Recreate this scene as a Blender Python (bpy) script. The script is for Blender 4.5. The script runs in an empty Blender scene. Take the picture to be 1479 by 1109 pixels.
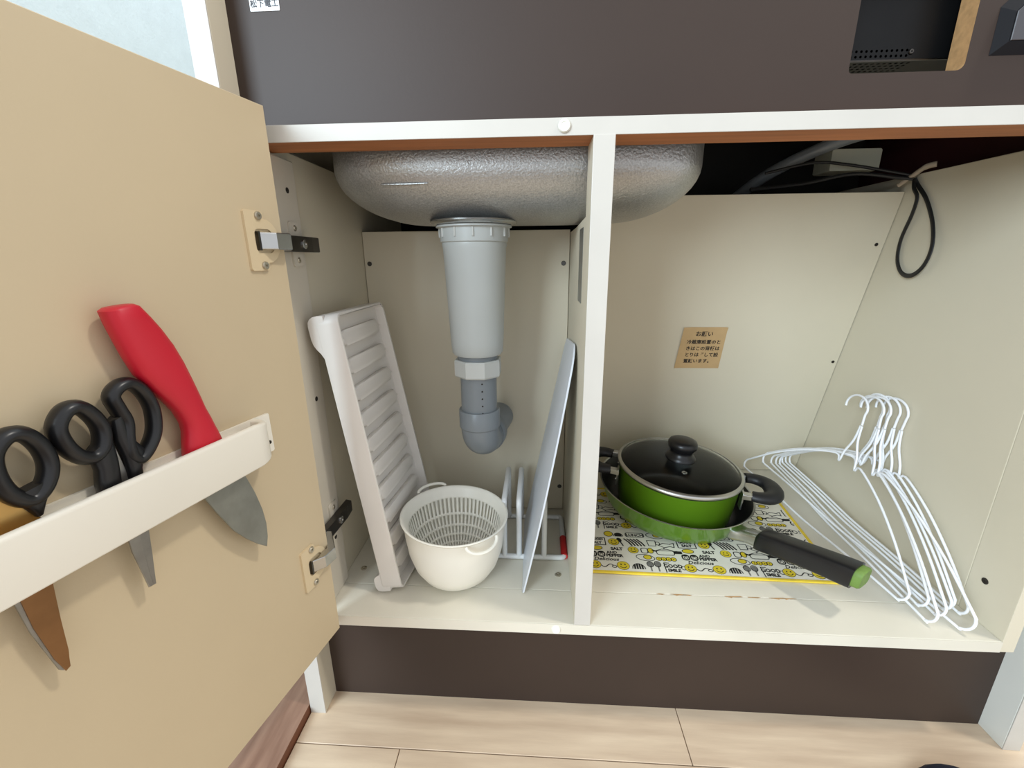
import bpy, bmesh, math, random
from mathutils import Vector, Matrix
from mathutils.geometry import tessellate_polygon

random.seed(7)
SC = bpy.context.scene
COL = SC.collection

# ------------------------------------------------------------------ camera
CAM = Vector((0.3143, -0.4004, 0.4016))
YAW, PITCH, ROLL, FPX = 0.0603, 0.2810, -0.0081, 622.48
def make_camera():
    cy, sy, cp, sp = math.cos(YAW), math.sin(YAW), math.cos(PITCH), math.sin(PITCH)
    fw = Vector((-sy * cp, cy * cp, -sp)); r = Vector((cy, sy, 0)); u = r.cross(fw)
    cr, sr = math.cos(ROLL), math.sin(ROLL)
    r2 = cr * r + sr * u; u2 = -sr * r + cr * u
    cd = bpy.data.cameras.new('camera')
    cd.sensor_fit = 'HORIZONTAL'; cd.sensor_width = 36.0
    cd.lens = FPX / 1479.0 * 36.0
    cd.clip_start = 0.01; cd.clip_end = 50
    co = bpy.data.objects.new('camera', cd); COL.objects.link(co)
    m = Matrix((r2, u2, -fw)).transposed().to_4x4(); m.translation = CAM
    co.matrix_world = m
    SC.camera = co
make_camera()

# ------------------------------------------------------------------ world, lights, exposure
w = bpy.data.worlds.new('room_ambient'); SC.world = w; w.use_nodes = True
bg = w.node_tree.nodes['Background']
bg.inputs['Color'].default_value = (0.93, 0.96, 1.0, 1); bg.inputs['Strength'].default_value = 1.12

def area(name, loc, target, size, power, color, shape='DISK', size_y=None):
    l = bpy.data.lights.new(name, 'AREA'); l.shape = shape; l.size = size
    if size_y: l.size_y = size_y
    l.energy = power; l.color = color
    o = bpy.data.objects.new(name, l); COL.objects.link(o)
    o.location = loc
    o.rotation_euler = (Vector(target) - Vector(loc)).to_track_quat('-Z', 'Y').to_euler()
    return o
area('ceiling_lamp', (1.30, -0.22, 1.85), (0.45, -0.05, 0.2), 0.16, 14, (1.0, 0.95, 0.86))
area('window_daylight', (-0.95, -2.0, 1.1), (0.65, 0.1, 0.2), 1.0, 72, (0.72, 0.88, 1.0), 'RECTANGLE', 1.2)

SC.view_settings.view_transform = 'Standard'
SC.view_settings.look = 'None'
SC.view_settings.gamma = 1.0
SC.view_settings.use_curve_mapping = False
SC.view_settings.exposure = -0.12

# ------------------------------------------------------------------ materials
def srgb(r, g, b):
    f = lambda c: (c / 255 / 12.92) if c / 255 <= 0.04045 else ((c / 255 + 0.055) / 1.055) ** 2.4
    return (f(r), f(g), f(b))
def material(name, rgb, rough=0.5, metal=0.0, var=0.06, scale=8.0, bump=0.0, bscale=200.0, stretch=(1, 1, 1), coat=0.0, spec=0.5, rgb2=None):
    m = bpy.data.materials.new(name); m.use_nodes = True
    nt = m.node_tree; n = nt.nodes; L = nt.links
    p = n['Principled BSDF']
    c = srgb(*rgb)
    p.inputs['Roughness'].default_value = rough; p.inputs['Metallic'].default_value = metal
    p.inputs['Specular IOR Level'].default_value = spec
    p.inputs['Coat Weight'].default_value = coat
    tc = n.new('ShaderNodeTexCoord'); mp = n.new('ShaderNodeMapping'); mp.inputs['Scale'].default_value = stretch
    L.new(tc.outputs['Object'], mp.inputs['Vector'])
    nz = n.new('ShaderNodeTexNoise'); nz.inputs['Scale'].default_value = scale; nz.inputs['Detail'].default_value = 5
    L.new(mp.outputs['Vector'], nz.inputs['Vector'])
    rp = n.new('ShaderNodeValToRGB')
    c2 = srgb(*rgb2) if rgb2 else tuple(x * (1 - 2 * var) for x in c)
    c1 = c if rgb2 else tuple(min(1, x * (1 + var)) for x in c)
    rp.color_ramp.elements[0].position = 0.3; rp.color_ramp.elements[1].position = 0.7
    rp.color_ramp.elements[0].color = (*c2, 1); rp.color_ramp.elements[1].color = (*c1, 1)
    L.new(nz.outputs['Fac'], rp.inputs['Fac']); L.new(rp.outputs['Color'], p.inputs['Base Color'])
    if bump:
        nb = n.new('ShaderNodeTexNoise'); nb.inputs['Scale'].default_value = bscale; nb.inputs['Detail'].default_value = 3
        L.new(mp.outputs['Vector'], nb.inputs['Vector'])
        b = n.new('ShaderNodeBump'); b.inputs['Strength'].default_value = bump; b.inputs['Distance'].default_value = 0.001
        L.new(nb.outputs['Fac'], b.inputs['Height']); L.new(b.outputs['Normal'], p.inputs['Normal'])
    return m

M = {}
def mk(k, *a, **kw): M[k] = material(k, *a, **kw)
mk('cream_laminate', (214, 205, 183), 0.45, var=0.03, scale=3, bump=0.05, bscale=600)
mk('door_laminate', (201, 183, 151), 0.5, var=0.03, scale=4, bump=0.06, bscale=500)
mk('shelf_laminate', (222, 216, 200), 0.4, var=0.04, scale=9, bump=0.05, bscale=300)
mk('white_edge', (200, 195, 186), 0.4, var=0.02, scale=20)
mk('grey_white', (222, 222, 214), 0.5, var=0.03, scale=6)
mk('hinge_strip_paint', (206, 198, 182), 0.5, var=0.03, scale=6)
mk('dark_laminate', (57, 44, 37), 0.5, var=0.06, scale=5, bump=0.04, bscale=400, spec=0.35)
mk('raw_wood', (176, 112, 66), 0.7, var=0.15, scale=6, stretch=(1, 12, 1), bump=0.2, bscale=60)
mk('mdf', (180, 142, 96), 0.8, var=0.1, scale=200)
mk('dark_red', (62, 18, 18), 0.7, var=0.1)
mk('cavity_shade', (34, 33, 32), 0.8, var=0.1)  # near-black stands in for the shade of the unlit cavity
mk('floor_wood', (222, 200, 172), 0.45, var=0.0, scale=5, stretch=(1.5, 14, 1), rgb2=(196, 172, 146), bump=0.08, bscale=40)
mk('floor_base', (120, 92, 66), 0.8)
mk('threshold_wood', (176, 140, 118), 0.5, scale=9, stretch=(8, 1, 1), rgb2=(138, 104, 86), bump=0.15, bscale=30)
mk('threshold_side', (112, 66, 42), 0.6, var=0.1, scale=30)
mk('wallpaper', (226, 238, 243), 0.9, var=0.02, scale=60, bump=0.5, bscale=350)
mk('steel', (190, 190, 188), 0.25, 1.0, var=0.05, scale=30)
mk('steel_dark', (96, 94, 92), 0.3, 1.0, var=0.1, scale=30)
mk('hinge_plastic', (216, 196, 160), 0.4, var=0.03)
mk('sink_coat', (190, 190, 188), 0.36, 0.75, scale=700, rgb2=(158, 158, 156), bump=0.5, bscale=420)
mk('pipe_light', (176, 180, 178), 0.35, var=0.03, scale=12)
mk('pipe_nut', (188, 190, 186), 0.4, var=0.03, scale=12)
mk('pipe_dark', (122, 128, 132), 0.32, var=0.04, scale=12)
mk('tray_plastic', (226, 221, 214), 0.42, var=0.02, scale=12)
mk('colander_plastic', (243, 240, 228), 0.35, var=0.01, scale=12)
mk('board_plastic', (218, 223, 230), 0.35, var=0.02, scale=12)
mk('rack_coat', (232, 233, 232), 0.35, var=0.02)
mk('red_rubber', (196, 34, 34), 0.5)
mk('red_handle', (196, 22, 44), 0.42, var=0.03, scale=20, bump=0.03, bscale=800)
mk('blade_grey', (150, 150, 142), 0.45, 0.75, var=0.08, scale=60)
mk('blade_steel', (160, 158, 154), 0.35, 0.9, var=0.1, scale=60)
mk('blade_bronze', (150, 112, 76), 0.36, 0.85, var=0.1, scale=40)
mk('blade_gold', (206, 168, 104), 0.3, 0.9, var=0.06, scale=40)
mk('black_plastic', (22, 22, 24), 0.32, var=0.1, scale=30)
mk('black_soft', (26, 26, 28), 0.5, var=0.1, scale=30)
mk('knife_rack_plastic', (234, 228, 214), 0.35, var=0.02)
mk('green_enamel', (88, 128, 24), 0.28, var=0.03, scale=20, coat=0.3)
mk('green_cap', (108, 138, 62), 0.6, var=0.1, scale=80)
mk('nonstick', (16, 16, 17), 0.35, var=0.1, scale=60)
mk('aluminium', (200, 200, 196), 0.3, 1.0, var=0.05)
mk('mat_cloth', (236, 231, 216), 0.8, var=0.02, scale=40, bump=0.15, bscale=700)
mk('mat_yellow', (238, 206, 62), 0.75, var=0.06, scale=60)
mk('print_black', (30, 28, 26), 0.85)
mk('print_yellow', (226, 200, 46), 0.85)
mk('print_grey', (120, 118, 112), 0.85)
mk('hanger_coat', (246, 247, 250), 0.32, var=0.01)
mk('paper_tan', (196, 164, 118), 0.8, var=0.05, scale=30)
mk('ink', (52, 44, 36), 0.8)
mk('label_white', (238, 240, 240), 0.4, var=0.01)
mk('label_ink', (56, 58, 64), 0.6)
mk('label_silver', (128, 132, 130), 0.3, 0.4, rgb2=(92, 92, 86), scale=60)
mk('black_metal', (26, 26, 27), 0.4, 0.6, var=0.1, scale=20)
mk('knob_grey', (72, 70, 73), 0.4, var=0.05)
mk('knob_dark', (28, 28, 31), 0.75, var=0.05, spec=0.2)
mk('box_plastic', (186, 186, 168), 0.5)
mk('cable_black', (18, 18, 19), 0.5)
mk('slipper_navy', (26, 34, 56), 0.8, var=0.1, scale=80, bump=0.3, bscale=300)
mk('slipper_sole', (60, 58, 60), 0.7)
mk('bumper_plastic', (236, 236, 226), 0.35)
mk('screw_metal', (190, 182, 164), 0.35, 0.8)
mk('hole_dark', (40, 34, 26), 0.9)
mk('putty', (176, 160, 140), 0.6)
mk('worktop_steel', (196, 196, 194), 0.3, 1.0, var=0.03)
def glass_mat():
    m = bpy.data.materials.new('lid_glass'); m.use_nodes = True
    p = m.node_tree.nodes['Principled BSDF']
    p.inputs['Base Color'].default_value = (0.80, 0.82, 0.80, 1); p.inputs['Roughness'].default_value = 0.10
    p.inputs['Transmission Weight'].default_value = 1.0; p.inputs['IOR'].default_value = 1.15
    M['lid_glass'] = m
glass_mat()

# ------------------------------------------------------------------ object helpers
ORG = {}
def tag(o, label=None, cat=None, group=None, kind=None):
    if label: o['label'] = label
    if cat: o['category'] = cat
    if group: o['group'] = group
    if kind: o['kind'] = kind
    return o
def thing(name, loc, label, cat, group=None, kind=None):
    o = bpy.data.objects.new(name, None); COL.objects.link(o)
    o.empty_display_size = 0.02; o.location = loc
    ORG[o] = Vector(loc)
    return tag(o, label, cat, group, kind)
def emit(name, bm, mats, parent=None, smooth=False, label=None, angle=None):
    """Links one bmesh (world coordinates) as a mesh object; parent keeps it as a part."""
    if not isinstance(mats, (list, tuple)): mats = [mats]
    bmesh.ops.recalc_face_normals(bm, faces=bm.faces[:])
    if parent is not None: org = ORG[parent]
    else:
        xs = [v.co.x for v in bm.verts]; ys = [v.co.y for v in bm.verts]; zs = [v.co.z for v in bm.verts]
        org = Vector(((min(xs) + max(xs)) / 2, (min(ys) + max(ys)) / 2, min(zs)))
    bmesh.ops.translate(bm, verts=bm.verts[:], vec=-org)
    me = bpy.data.meshes.new(name)
    for f in bm.faces: f.smooth = smooth
    bm.to_mesh(me); bm.free()
    for k in mats: me.materials.append(M[k])
    if smooth:
        me.set_sharp_from_angle(angle=math.radians(angle or 40))
    o = bpy.data.objects.new(name, me); COL.objects.link(o)
    if parent is not None: o.parent = parent
    else: o.location = org
    ORG[o] = org
    if label: o['label'] = label
    return o

def add_box(bm, x0, x1, y0, y1, z0, z1, bevel=0.0, mat=0, seg=2):
    r = bmesh.ops.create_cube(bm, size=1)
    vs = r['verts']
    for v in vs:
        v.co = Vector(((x0 + x1) / 2 + v.co.x * (x1 - x0), (y0 + y1) / 2 + v.co.y * (y1 - y0), (z0 + z1) / 2 + v.co.z * (z1 - z0)))
    fs = set(f for v in vs for f in v.link_faces)
    for f in fs: f.material_index = mat
    if bevel:
        es = list(set(e for v in vs for e in v.link_edges))
        bmesh.ops.bevel(bm, geom=es, offset=bevel, segments=seg, affect='EDGES', profile=0.5)
    return bm
def box(name, dims, mat, parent=None, bevel=0.0008, label=None):
    bm = bmesh.new(); add_box(bm, *dims, bevel=bevel)
    return emit(name, bm, mat, parent, label=label)

def prism(bm, outline, frame, t0, t1, holes=(), bevel=0.0, mat=0, side_mat=None, hole_mat=None, seg=2):
    """outline: 2D points; frame(a,b,t) -> world. Extruded from t0 to t1."""
    loops = [list(outline)] + [list(h) for h in holes]
    flat = [p for l in loops for p in l]
    tris = tessellate_polygon([[Vector((p[0], p[1], 0)) for p in l] for l in loops])
    bot = [bm.verts.new(frame(p[0], p[1], t0)) for p in flat]
    top = [bm.verts.new(frame(p[0], p[1], t1)) for p in flat]
    caps = []
    def nf(vs, m):
        try:
            f = bm.faces.new(vs); f.material_index = m; return f
        except ValueError: return None
    if len(loops) == 1:
        nf(bot[::-1], mat); nf(top, mat)
    else:
        for t in tris:
            nf([bot[i] for i in t][::-1], mat); nf([top[i] for i in t], mat)
    k = 0; rim = []
    for li, l in enumerate(loops):
        n = len(l); sm = (side_mat if li == 0 else (hole_mat if hole_mat is not None else side_mat))
        if sm is None: sm = mat
        for i in range(n):
            a, b = k + i, k + (i + 1) % n
            nf([bot[a], bot[b], top[b], top[a]], sm)
            rim.append((top[a], top[b])); rim.append((bot[a], bot[b]))
        k += n
    if bevel:
        es = [bm.edges.get(p) for p in rim]; es = [e for e in es if e]
        bmesh.ops.bevel(bm, geom=es, offset=bevel, segments=seg, affect='EDGES', profile=0.5)
    return bm
def rrect(x0, x1, y0, y1, r, n=6):
    if not isinstance(r, (list, tuple)): r = (r,) * 4
    out = []
    for (cx, cy, a0, rr) in ((x1 - r[0], y1 - r[0], 0, r[0]), (x0 + r[1], y1 - r[1], 90, r[1]), (x0 + r[2], y0 + r[2], 180, r[2]), (x1 - r[3], y0 + r[3], 270, r[3])):
        if rr <= 1e-6: out.append((cx, cy)); continue
        for i in range(n + 1):
            a = math.radians(a0 + 90 * i / n); out.append((cx + rr * math.cos(a), cy + rr * math.sin(a)))
    return out
def circle(cx, cy, r, n=24, ry=None, rot=0.0):
    ry = ry or r; o = []
    for i in range(n):
        a = 2 * math.pi * i / n; x, y = r * math.cos(a), ry * math.sin(a)
        o.append((cx + x * math.cos(rot) - y * math.sin(rot), cy + x * math.sin(rot) + y * math.cos(rot)))
    return o
def frame_z(a, b, t): return Vector((a, b, t))
def frame_front(a, b, t): return Vector((a, t, b))         # a = x, b = z, t = y
def frame_side(a, b, t): return Vector((t, a, b))          # a = y, b = z, t = x

def tube(bm, pts, rad, seg=8, closed=False, mat=0, flat=1.0, up=None, caps=True):
    pts = [Vector(p) for p in pts]; n = len(pts)
    rads = rad if isinstance(rad, (list, tuple)) else [rad] * n
    tan = []
    for i in range(n):
        a = pts[(i - 1) % n] if (closed or i > 0) else pts[i]
        b = pts[(i + 1) % n] if (closed or i < n - 1) else pts[i]
        t = (b - a)
        tan.append(t.normalized() if t.length > 1e-9 else Vector((0, 0, 1)))
    ref = Vector(up) if up else (Vector((0, 0, 1)) if abs(tan[0].z) < 0.9 else Vector((1, 0, 0)))
    nrm = (ref - tan[0] * ref.dot(tan[0])).normalized()
    rings = []
    for i in range(n):
        if up:
            nrm2 = (Vector(up) - tan[i] * Vector(up).dot(tan[i]))
            nrm = nrm2.normalized() if nrm2.length > 1e-6 else nrm
        else:
            nrm = (nrm - tan[i] * nrm.dot(tan[i])).normalized()
        bi = tan[i].cross(nrm)
        rings.append([bm.verts.new(pts[i] + rads[i] * (math.cos(2 * math.pi * k / seg) * nrm * flat + math.sin(2 * math.pi * k / seg) * bi)) for k in range(seg)])
    m = n if closed else n - 1
    for i in range(m):
        A, B = rings[i], rings[(i + 1) % n]
        for k in range(seg):
            f = bm.faces.new([A[k], A[(k + 1) % seg], B[(k + 1) % seg], B[k]]); f.material_index = mat
    if not closed and caps:
        f = bm.faces.new(rings[0][::-1]); f.material_index = mat
        f = bm.faces.new(rings[-1]); f.material_index = mat
    return bm
def spline(pts, n=6, closed=False):
    pts = [Vector(p) for p in pts]; m = len(pts); out = []
    for i in range(m if closed else m - 1):
        g = lambda k: pts[k % m] if closed else pts[max(0, min(m - 1, k))]
        p0, p1, p2, p3 = g(i - 1), g(i), g(i + 1), g(i + 2)
        for j in range(n):
            t = j / n
            out.append(0.5 * ((2 * p1) + (p2 - p0) * t + (2 * p0 - 5 * p1 + 4 * p2 - p3) * t * t + (3 * p1 - p0 - 3 * p2 + p3) * t ** 3))
    if not closed: out.append(pts[-1])
    return out
def lathe(bm, prof, seg=64, frame=None, mats=None, closed=False, a0=0.0):
    """prof: (r, h) list; frame(x, y, h) -> world."""
    fr = frame or (lambda x, y, h: Vector((x, y, h)))
    rings = []
    for (r, h) in prof:
        if r < 1e-7: rings.append([bm.verts.new(fr(0, 0, h))])
        else: rings.append([bm.verts.new(fr(r * math.cos(a0 + 2 * math.pi * k / seg), r * math.sin(a0 + 2 * math.pi * k / seg), h)) for k in range(seg)])
    pairs = list(zip(range(len(prof) - 1), range(1, len(prof))))
    if closed: pairs.append((len(prof) - 1, 0))
    for pi, (i, j) in enumerate(pairs):
        A, B = rings[i], rings[j]
        mi = mats[pi] if mats else 0
        for k in range(seg):
            k2 = (k + 1) % seg
            if len(A) == 1 and len(B) == 1: continue
            if len(A) == 1: f = bm.faces.new([A[0], B[k], B[k2]])
            elif len(B) == 1: f = bm.faces.new([A[k], A[k2], B[0]])
            else: f = bm.faces.new([A[k], A[k2], B[k2], B[k]])
            f.material_index = mi
    return bm
def at_frame(c):
    c = Vector(c); return lambda x, y, h: c + Vector((x, y, h))
def text_mesh(body, size, align='CENTER', bold=0.0, squeeze=1.0):
    """flat 2D triangles/polygons of a text, list of (verts, faces)"""
    cu = bpy.data.curves.new('text_tmp', 'FONT'); cu.body = body; cu.size = size; cu.align_x = align; cu.align_y = 'CENTER'
    cu.offset = bold; cu.resolution_u = 2
    o = bpy.data.objects.new('text_tmp', cu); COL.objects.link(o)
    dg = bpy.context.evaluated_depsgraph_get()
    me = bpy.data.meshes.new_from_object(o.evaluated_get(dg))
    vs = [(v.co.x * squeeze, v.co.y) for v in me.vertices]; fs = [tuple(p.vertices) for p in me.polygons]
    bpy.data.objects.remove(o); bpy.data.curves.remove(cu); bpy.data.meshes.remove(me)
    return vs, fs
def put_text(bm, tm, frame, ox=0.0, oy=0.0, mat=0, shear=0.0):
    vs, fs = tm
    V = [bm.verts.new(frame(ox + x + shear * y, oy + y)) for x, y in vs]
    for f in fs:
        try:
            q = bm.faces.new([V[i] for i in f]); q.material_index = mat
        except ValueError: pass
def screw(parent, pos, axis, r=0.0032, h=0.0012, mat='screw_metal', name='screw'):
    """round screw head with a crossed recess"""
    ax = Vector(axis).normalized(); q = ax.to_track_quat('Z', 'Y'); p = Vector(pos)
    bm = bmesh.new()
    fr = lambda x, y, hh: p + q @ Vector((x, y, hh))
    lathe(bm, [(r, 0), (r, h * .5), (r * .8, h), (r * .3, h), (r * .22, h * .3), (0, h * .3)], 14, fr)
    return emit(name, bm, mat, parent, smooth=True)

# ------------------------------------------------------------------ key dimensions
XL, XD1, XD2, XR = 0.062, 0.3592, 0.3769, 0.8197      # inner left, divider, inner right
SL, SR = 0.047, 0.8648                                 # inner faces of the outer side panels
H, T, T2, ZF = 0.50, 0.0136, 0.0129, -0.157
YB1 = 0.2371
PB, PT, PZ = 0.3952, 0.2749, 0.4872                    # slanted rear panel: y at bottom, y at top, top z
def panel_y(z): return PB + (PT - PB) * z / PZ
FZ = ZF

# ------------------------------------------------------------------ the setting
def build_setting():
    fl = box('floor', (-0.45, 1.6, -1.6, 0.50, FZ - 0.03, FZ - 0.0035), 'floor_base', bevel=0)
    tag(fl, 'pale wood plank floor in front of the cabinet', 'floor', kind='structure')
    # planks: rows run along x
    y_edges = [0.054, -0.036, -0.126, -0.216, -0.306, -0.396, -0.486, -0.576, -0.666]
    L = 0.3415
    for i in range(len(y_edges) - 1):
        y1, y0 = y_edges[i], y_edges[i + 1]
        off = 0.4965 if i % 2 == 0 else 0.155
        k = -2
        while True:
            a = off + k * 2 * L; b = a + 2 * L; k += 1
            a, b = max(a, 0.0268), min(b, 1.5)
            if b < 0.03: continue
            if a >= 1.5: break
            if b - a < 0.004: continue
            bm = bmesh.new(); add_box(bm, a + 0.0005, b - 0.0005, y0 + 0.0005, y1 - 0.0005, FZ - 0.0034, FZ, bevel=0.0005, seg=1)
            o = emit('plank', bm, 'floor_wood', fl)
            off_v = Vector((random.random(), random.random(), 0))
    wl = box('wall_left', (-0.20, -0.18, -0.12, 0.50, FZ, 2.3), 'wallpaper', bevel=0)
    tag(wl, 'pale textured wallpaper wall left of the cabinet', 'wall', kind='structure')
    wb = box('wall_back', (-0.20, 1.6, 0.48, 0.50, FZ, 2.3), 'wallpaper', bevel=0)
    tag(wb, 'pale wallpaper wall behind the cabinet', 'wall', kind='structure')
    bm = bmesh.new()
    add_box(bm, -0.18, 0.0262, -1.2, 0.3, FZ - 0.003, FZ + 0.012, bevel=0.001, mat=0)
    bm.faces.ensure_lookup_table()
    for f in bm.faces:
        f.normal_update()
        if f.normal.x > 0.7: f.material_index = 1
    tr = emit('trim_1', bm, ['threshold_wood', 'threshold_side'])
    tag(tr, 'brown wooden threshold board beside the cabinet foot', 'threshold', kind='structure')
build_setting()

# ------------------------------------------------------------------ cabinet carcass
def build_cabinet():
    cab = thing('sink_cabinet', (0.456, 0.2, FZ), 'under-sink kitchen cabinet with dark front panel, cream interior and open door', 'cabinet')
    # outer side panels
    for x0, x1 in ((0.0275, SL), (SR, 0.884)):
        bm = bmesh.new(); add_box(bm, x0, x1, 0.0012, 0.47, FZ, 0.655, bevel=0.0006, seg=1)
        s = emit('side_panel', bm, 'cream_laminate' if x0 < 0.1 else 'grey_white', cab)
        box('edge_band', (x0, x1, 0, 0.0012, FZ, 0.655), 'white_edge', s, bevel=0.0003)
    # inner box sides
    box('inner_side', (SL, XL, 0, 0.43, -T, 0.507), 'cream_laminate', cab)
    box('inner_side', (XR, XR + 0.015, 0.0518, 0.43, -T, 0.507), 'cream_laminate', cab)
    box('inner_side_front', (XR, XR + 0.015, 0, 0.0513, -T, 0.507), 'cream_laminate', cab, bevel=0.0005)
    st = box('hinge_strip', (XL, 0.068, 0.001, 0.063, 0.0, 0.4975), 'hinge_strip_paint', cab, bevel=0.0015)
    # floor boards
    box('floor_board', (XL, XR, 0.0528, 0.43, -T, -0.0003), 'shelf_laminate', cab)
    fr = box('front_floor_rail', (XL, XR, 0.0, 0.0522, -T, 0.0), 'shelf_laminate', cab)
    box('edge_band', (XL, XR, -0.0006, 0.0, -T, -0.0002), 'shelf_laminate', fr, bevel=0)
    # top rail with white edge
    bm = bmesh.new(); add_box(bm, SL, SR, 0.0012, 0.0385, H, H + T2)
    tr = emit('top_rail', bm, 'raw_wood', cab)
    box('edge_band', (SL, SR, 0, 0.0012, H - 0.0004, H + T2), 'white_edge', tr, bevel=0.0003)
    # divider with a notch for the sink
    bm = bmesh.new()
    poly = [(0.0012, 0), (0.0012, H), (0.040, H), (0.0405, 0.4415), (0.0415, 0.440), (0.14, 0.4375), (panel_y(.4375) - 0.002, 0.4375), (PB - 0.002, 0)]
    prism(bm, poly, frame_side, XD1, XD2)
    dv = emit('divider', bm, 'cream_laminate', cab)
    box('edge_band', (XD1 - 0.0002, XD2 + 0.0002, -0.0004, 0.0012, 0.0, H), 'white_edge', dv, bevel=0.0005)
    # back panels
    box('back_panel', (XL + 0.0006, XD1 - 0.0006, YB1, YB1 + 0.005, 0.001, 0.4412), 'cream_laminate', cab)
    bm = bmesh.new()
    poly = [(PB, 0.0005), (PT, PZ), (PT + 0.006, PZ), (PB + 0.006, 0.0005)]
    prism(bm, poly, frame_side, XD2 + 0.0006, XR - 0.001)
    bp = emit('removable_back_panel', bm, 'cream_laminate', cab)
    # cavity behind: rear board with shade painted in, dark red lining of the right side
    box('rear_shade_board', (SL, SR, 0.44, 0.447, FZ, 0.64), 'cavity_shade', cab)
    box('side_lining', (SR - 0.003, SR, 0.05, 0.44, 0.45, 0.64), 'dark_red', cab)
    box('plinth', (SL, SR, 0.0295, 0.045, FZ, -T - 0.0002), 'dark_laminate', cab, bevel=0.0004)
    # dark front panel with cut-out
    bm = bmesh.new()
    outer = [(SL, H + T2), (SR, H + T2), (SR, 0.655), (SL, 0.655)]
    hole = rrect(0.5675, 0.6570, 0.5462, 0.632, (0.004, 0.004, 0.003, 0.006))
    prism(bm, outer, frame_front, 0.0263, 0.0443, holes=[hole], mat=0, side_mat=0, hole_mat=1)
    emit('front_panel', bm, ['dark_laminate', 'mdf'], cab)
    # bumpers
    for x, z in ((0.3348, 0.5065), (0.3385, -0.0068)):
        bm = bmesh.new()
        lathe(bm, [(0.0052, 0), (0.0052, 0.0012), (0.0044, 0.0024), (0.0030, 0.0024), (0.0026, 0.0019), (0, 0.0019)], 28, lambda a, b, h: Vector((x + a, -0.0004 - h, z + b)))
        emit('bumper', bm, 'bumper_plastic', cab, smooth=True)
    # screws and holes
    for x, z in ((0.0699, 0.3972), (0.3504, 0.3961), (0.3525, 0.0432)):
        screw(cab, (x, YB1, z), (0, -1, 0), 0.0034, mat='steel_dark')
    n = Vector((0, -PZ, -(PB - PT))).normalized()
    for x, z in ((0.8081, 0.4186), (0.8117, 0.232)):
        screw(cab, Vector((x, panel_y(z), z)), n, 0.0024, mat='hole_dark')
    for x in (0.3443, 0.0816):
        screw(cab, (x, 0.081, -0.0003), (0, 0, 1), 0.0042)
    screw(cab, (XR, 0.0341, 0.05), (-1, 0, 0), 0.0036, mat='hole_dark')
    for z in (0.4685, 0.2536, 0.075):
        screw(cab, (0.068, 0.0449, z), (1, 0, 0), 0.0028, 0.0006, mat='hole_dark')
    # chipped laminate along the floor seam
    bm = bmesh.new()
    for x in (0.47, 0.49, 0.505, 0.56, 0.585, 0.61, 0.628):
        q = [(x + (random.random() - .5) * .012 + dx, 0.0524 + dy * (0.6 + random.random())) for dx, dy in ((-.008, 0), (-.003, -.0015), (.002, -.0007), (.009, 0), (.003, .0007), (-.003, .0004))]
        prism(bm, q, frame_z, 0.00005, 0.0003)
    emit('chipped_edge', bm, 'mdf', cab)['kind'] = 'stuff'
    return cab
CAB = build_cabinet()

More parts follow.
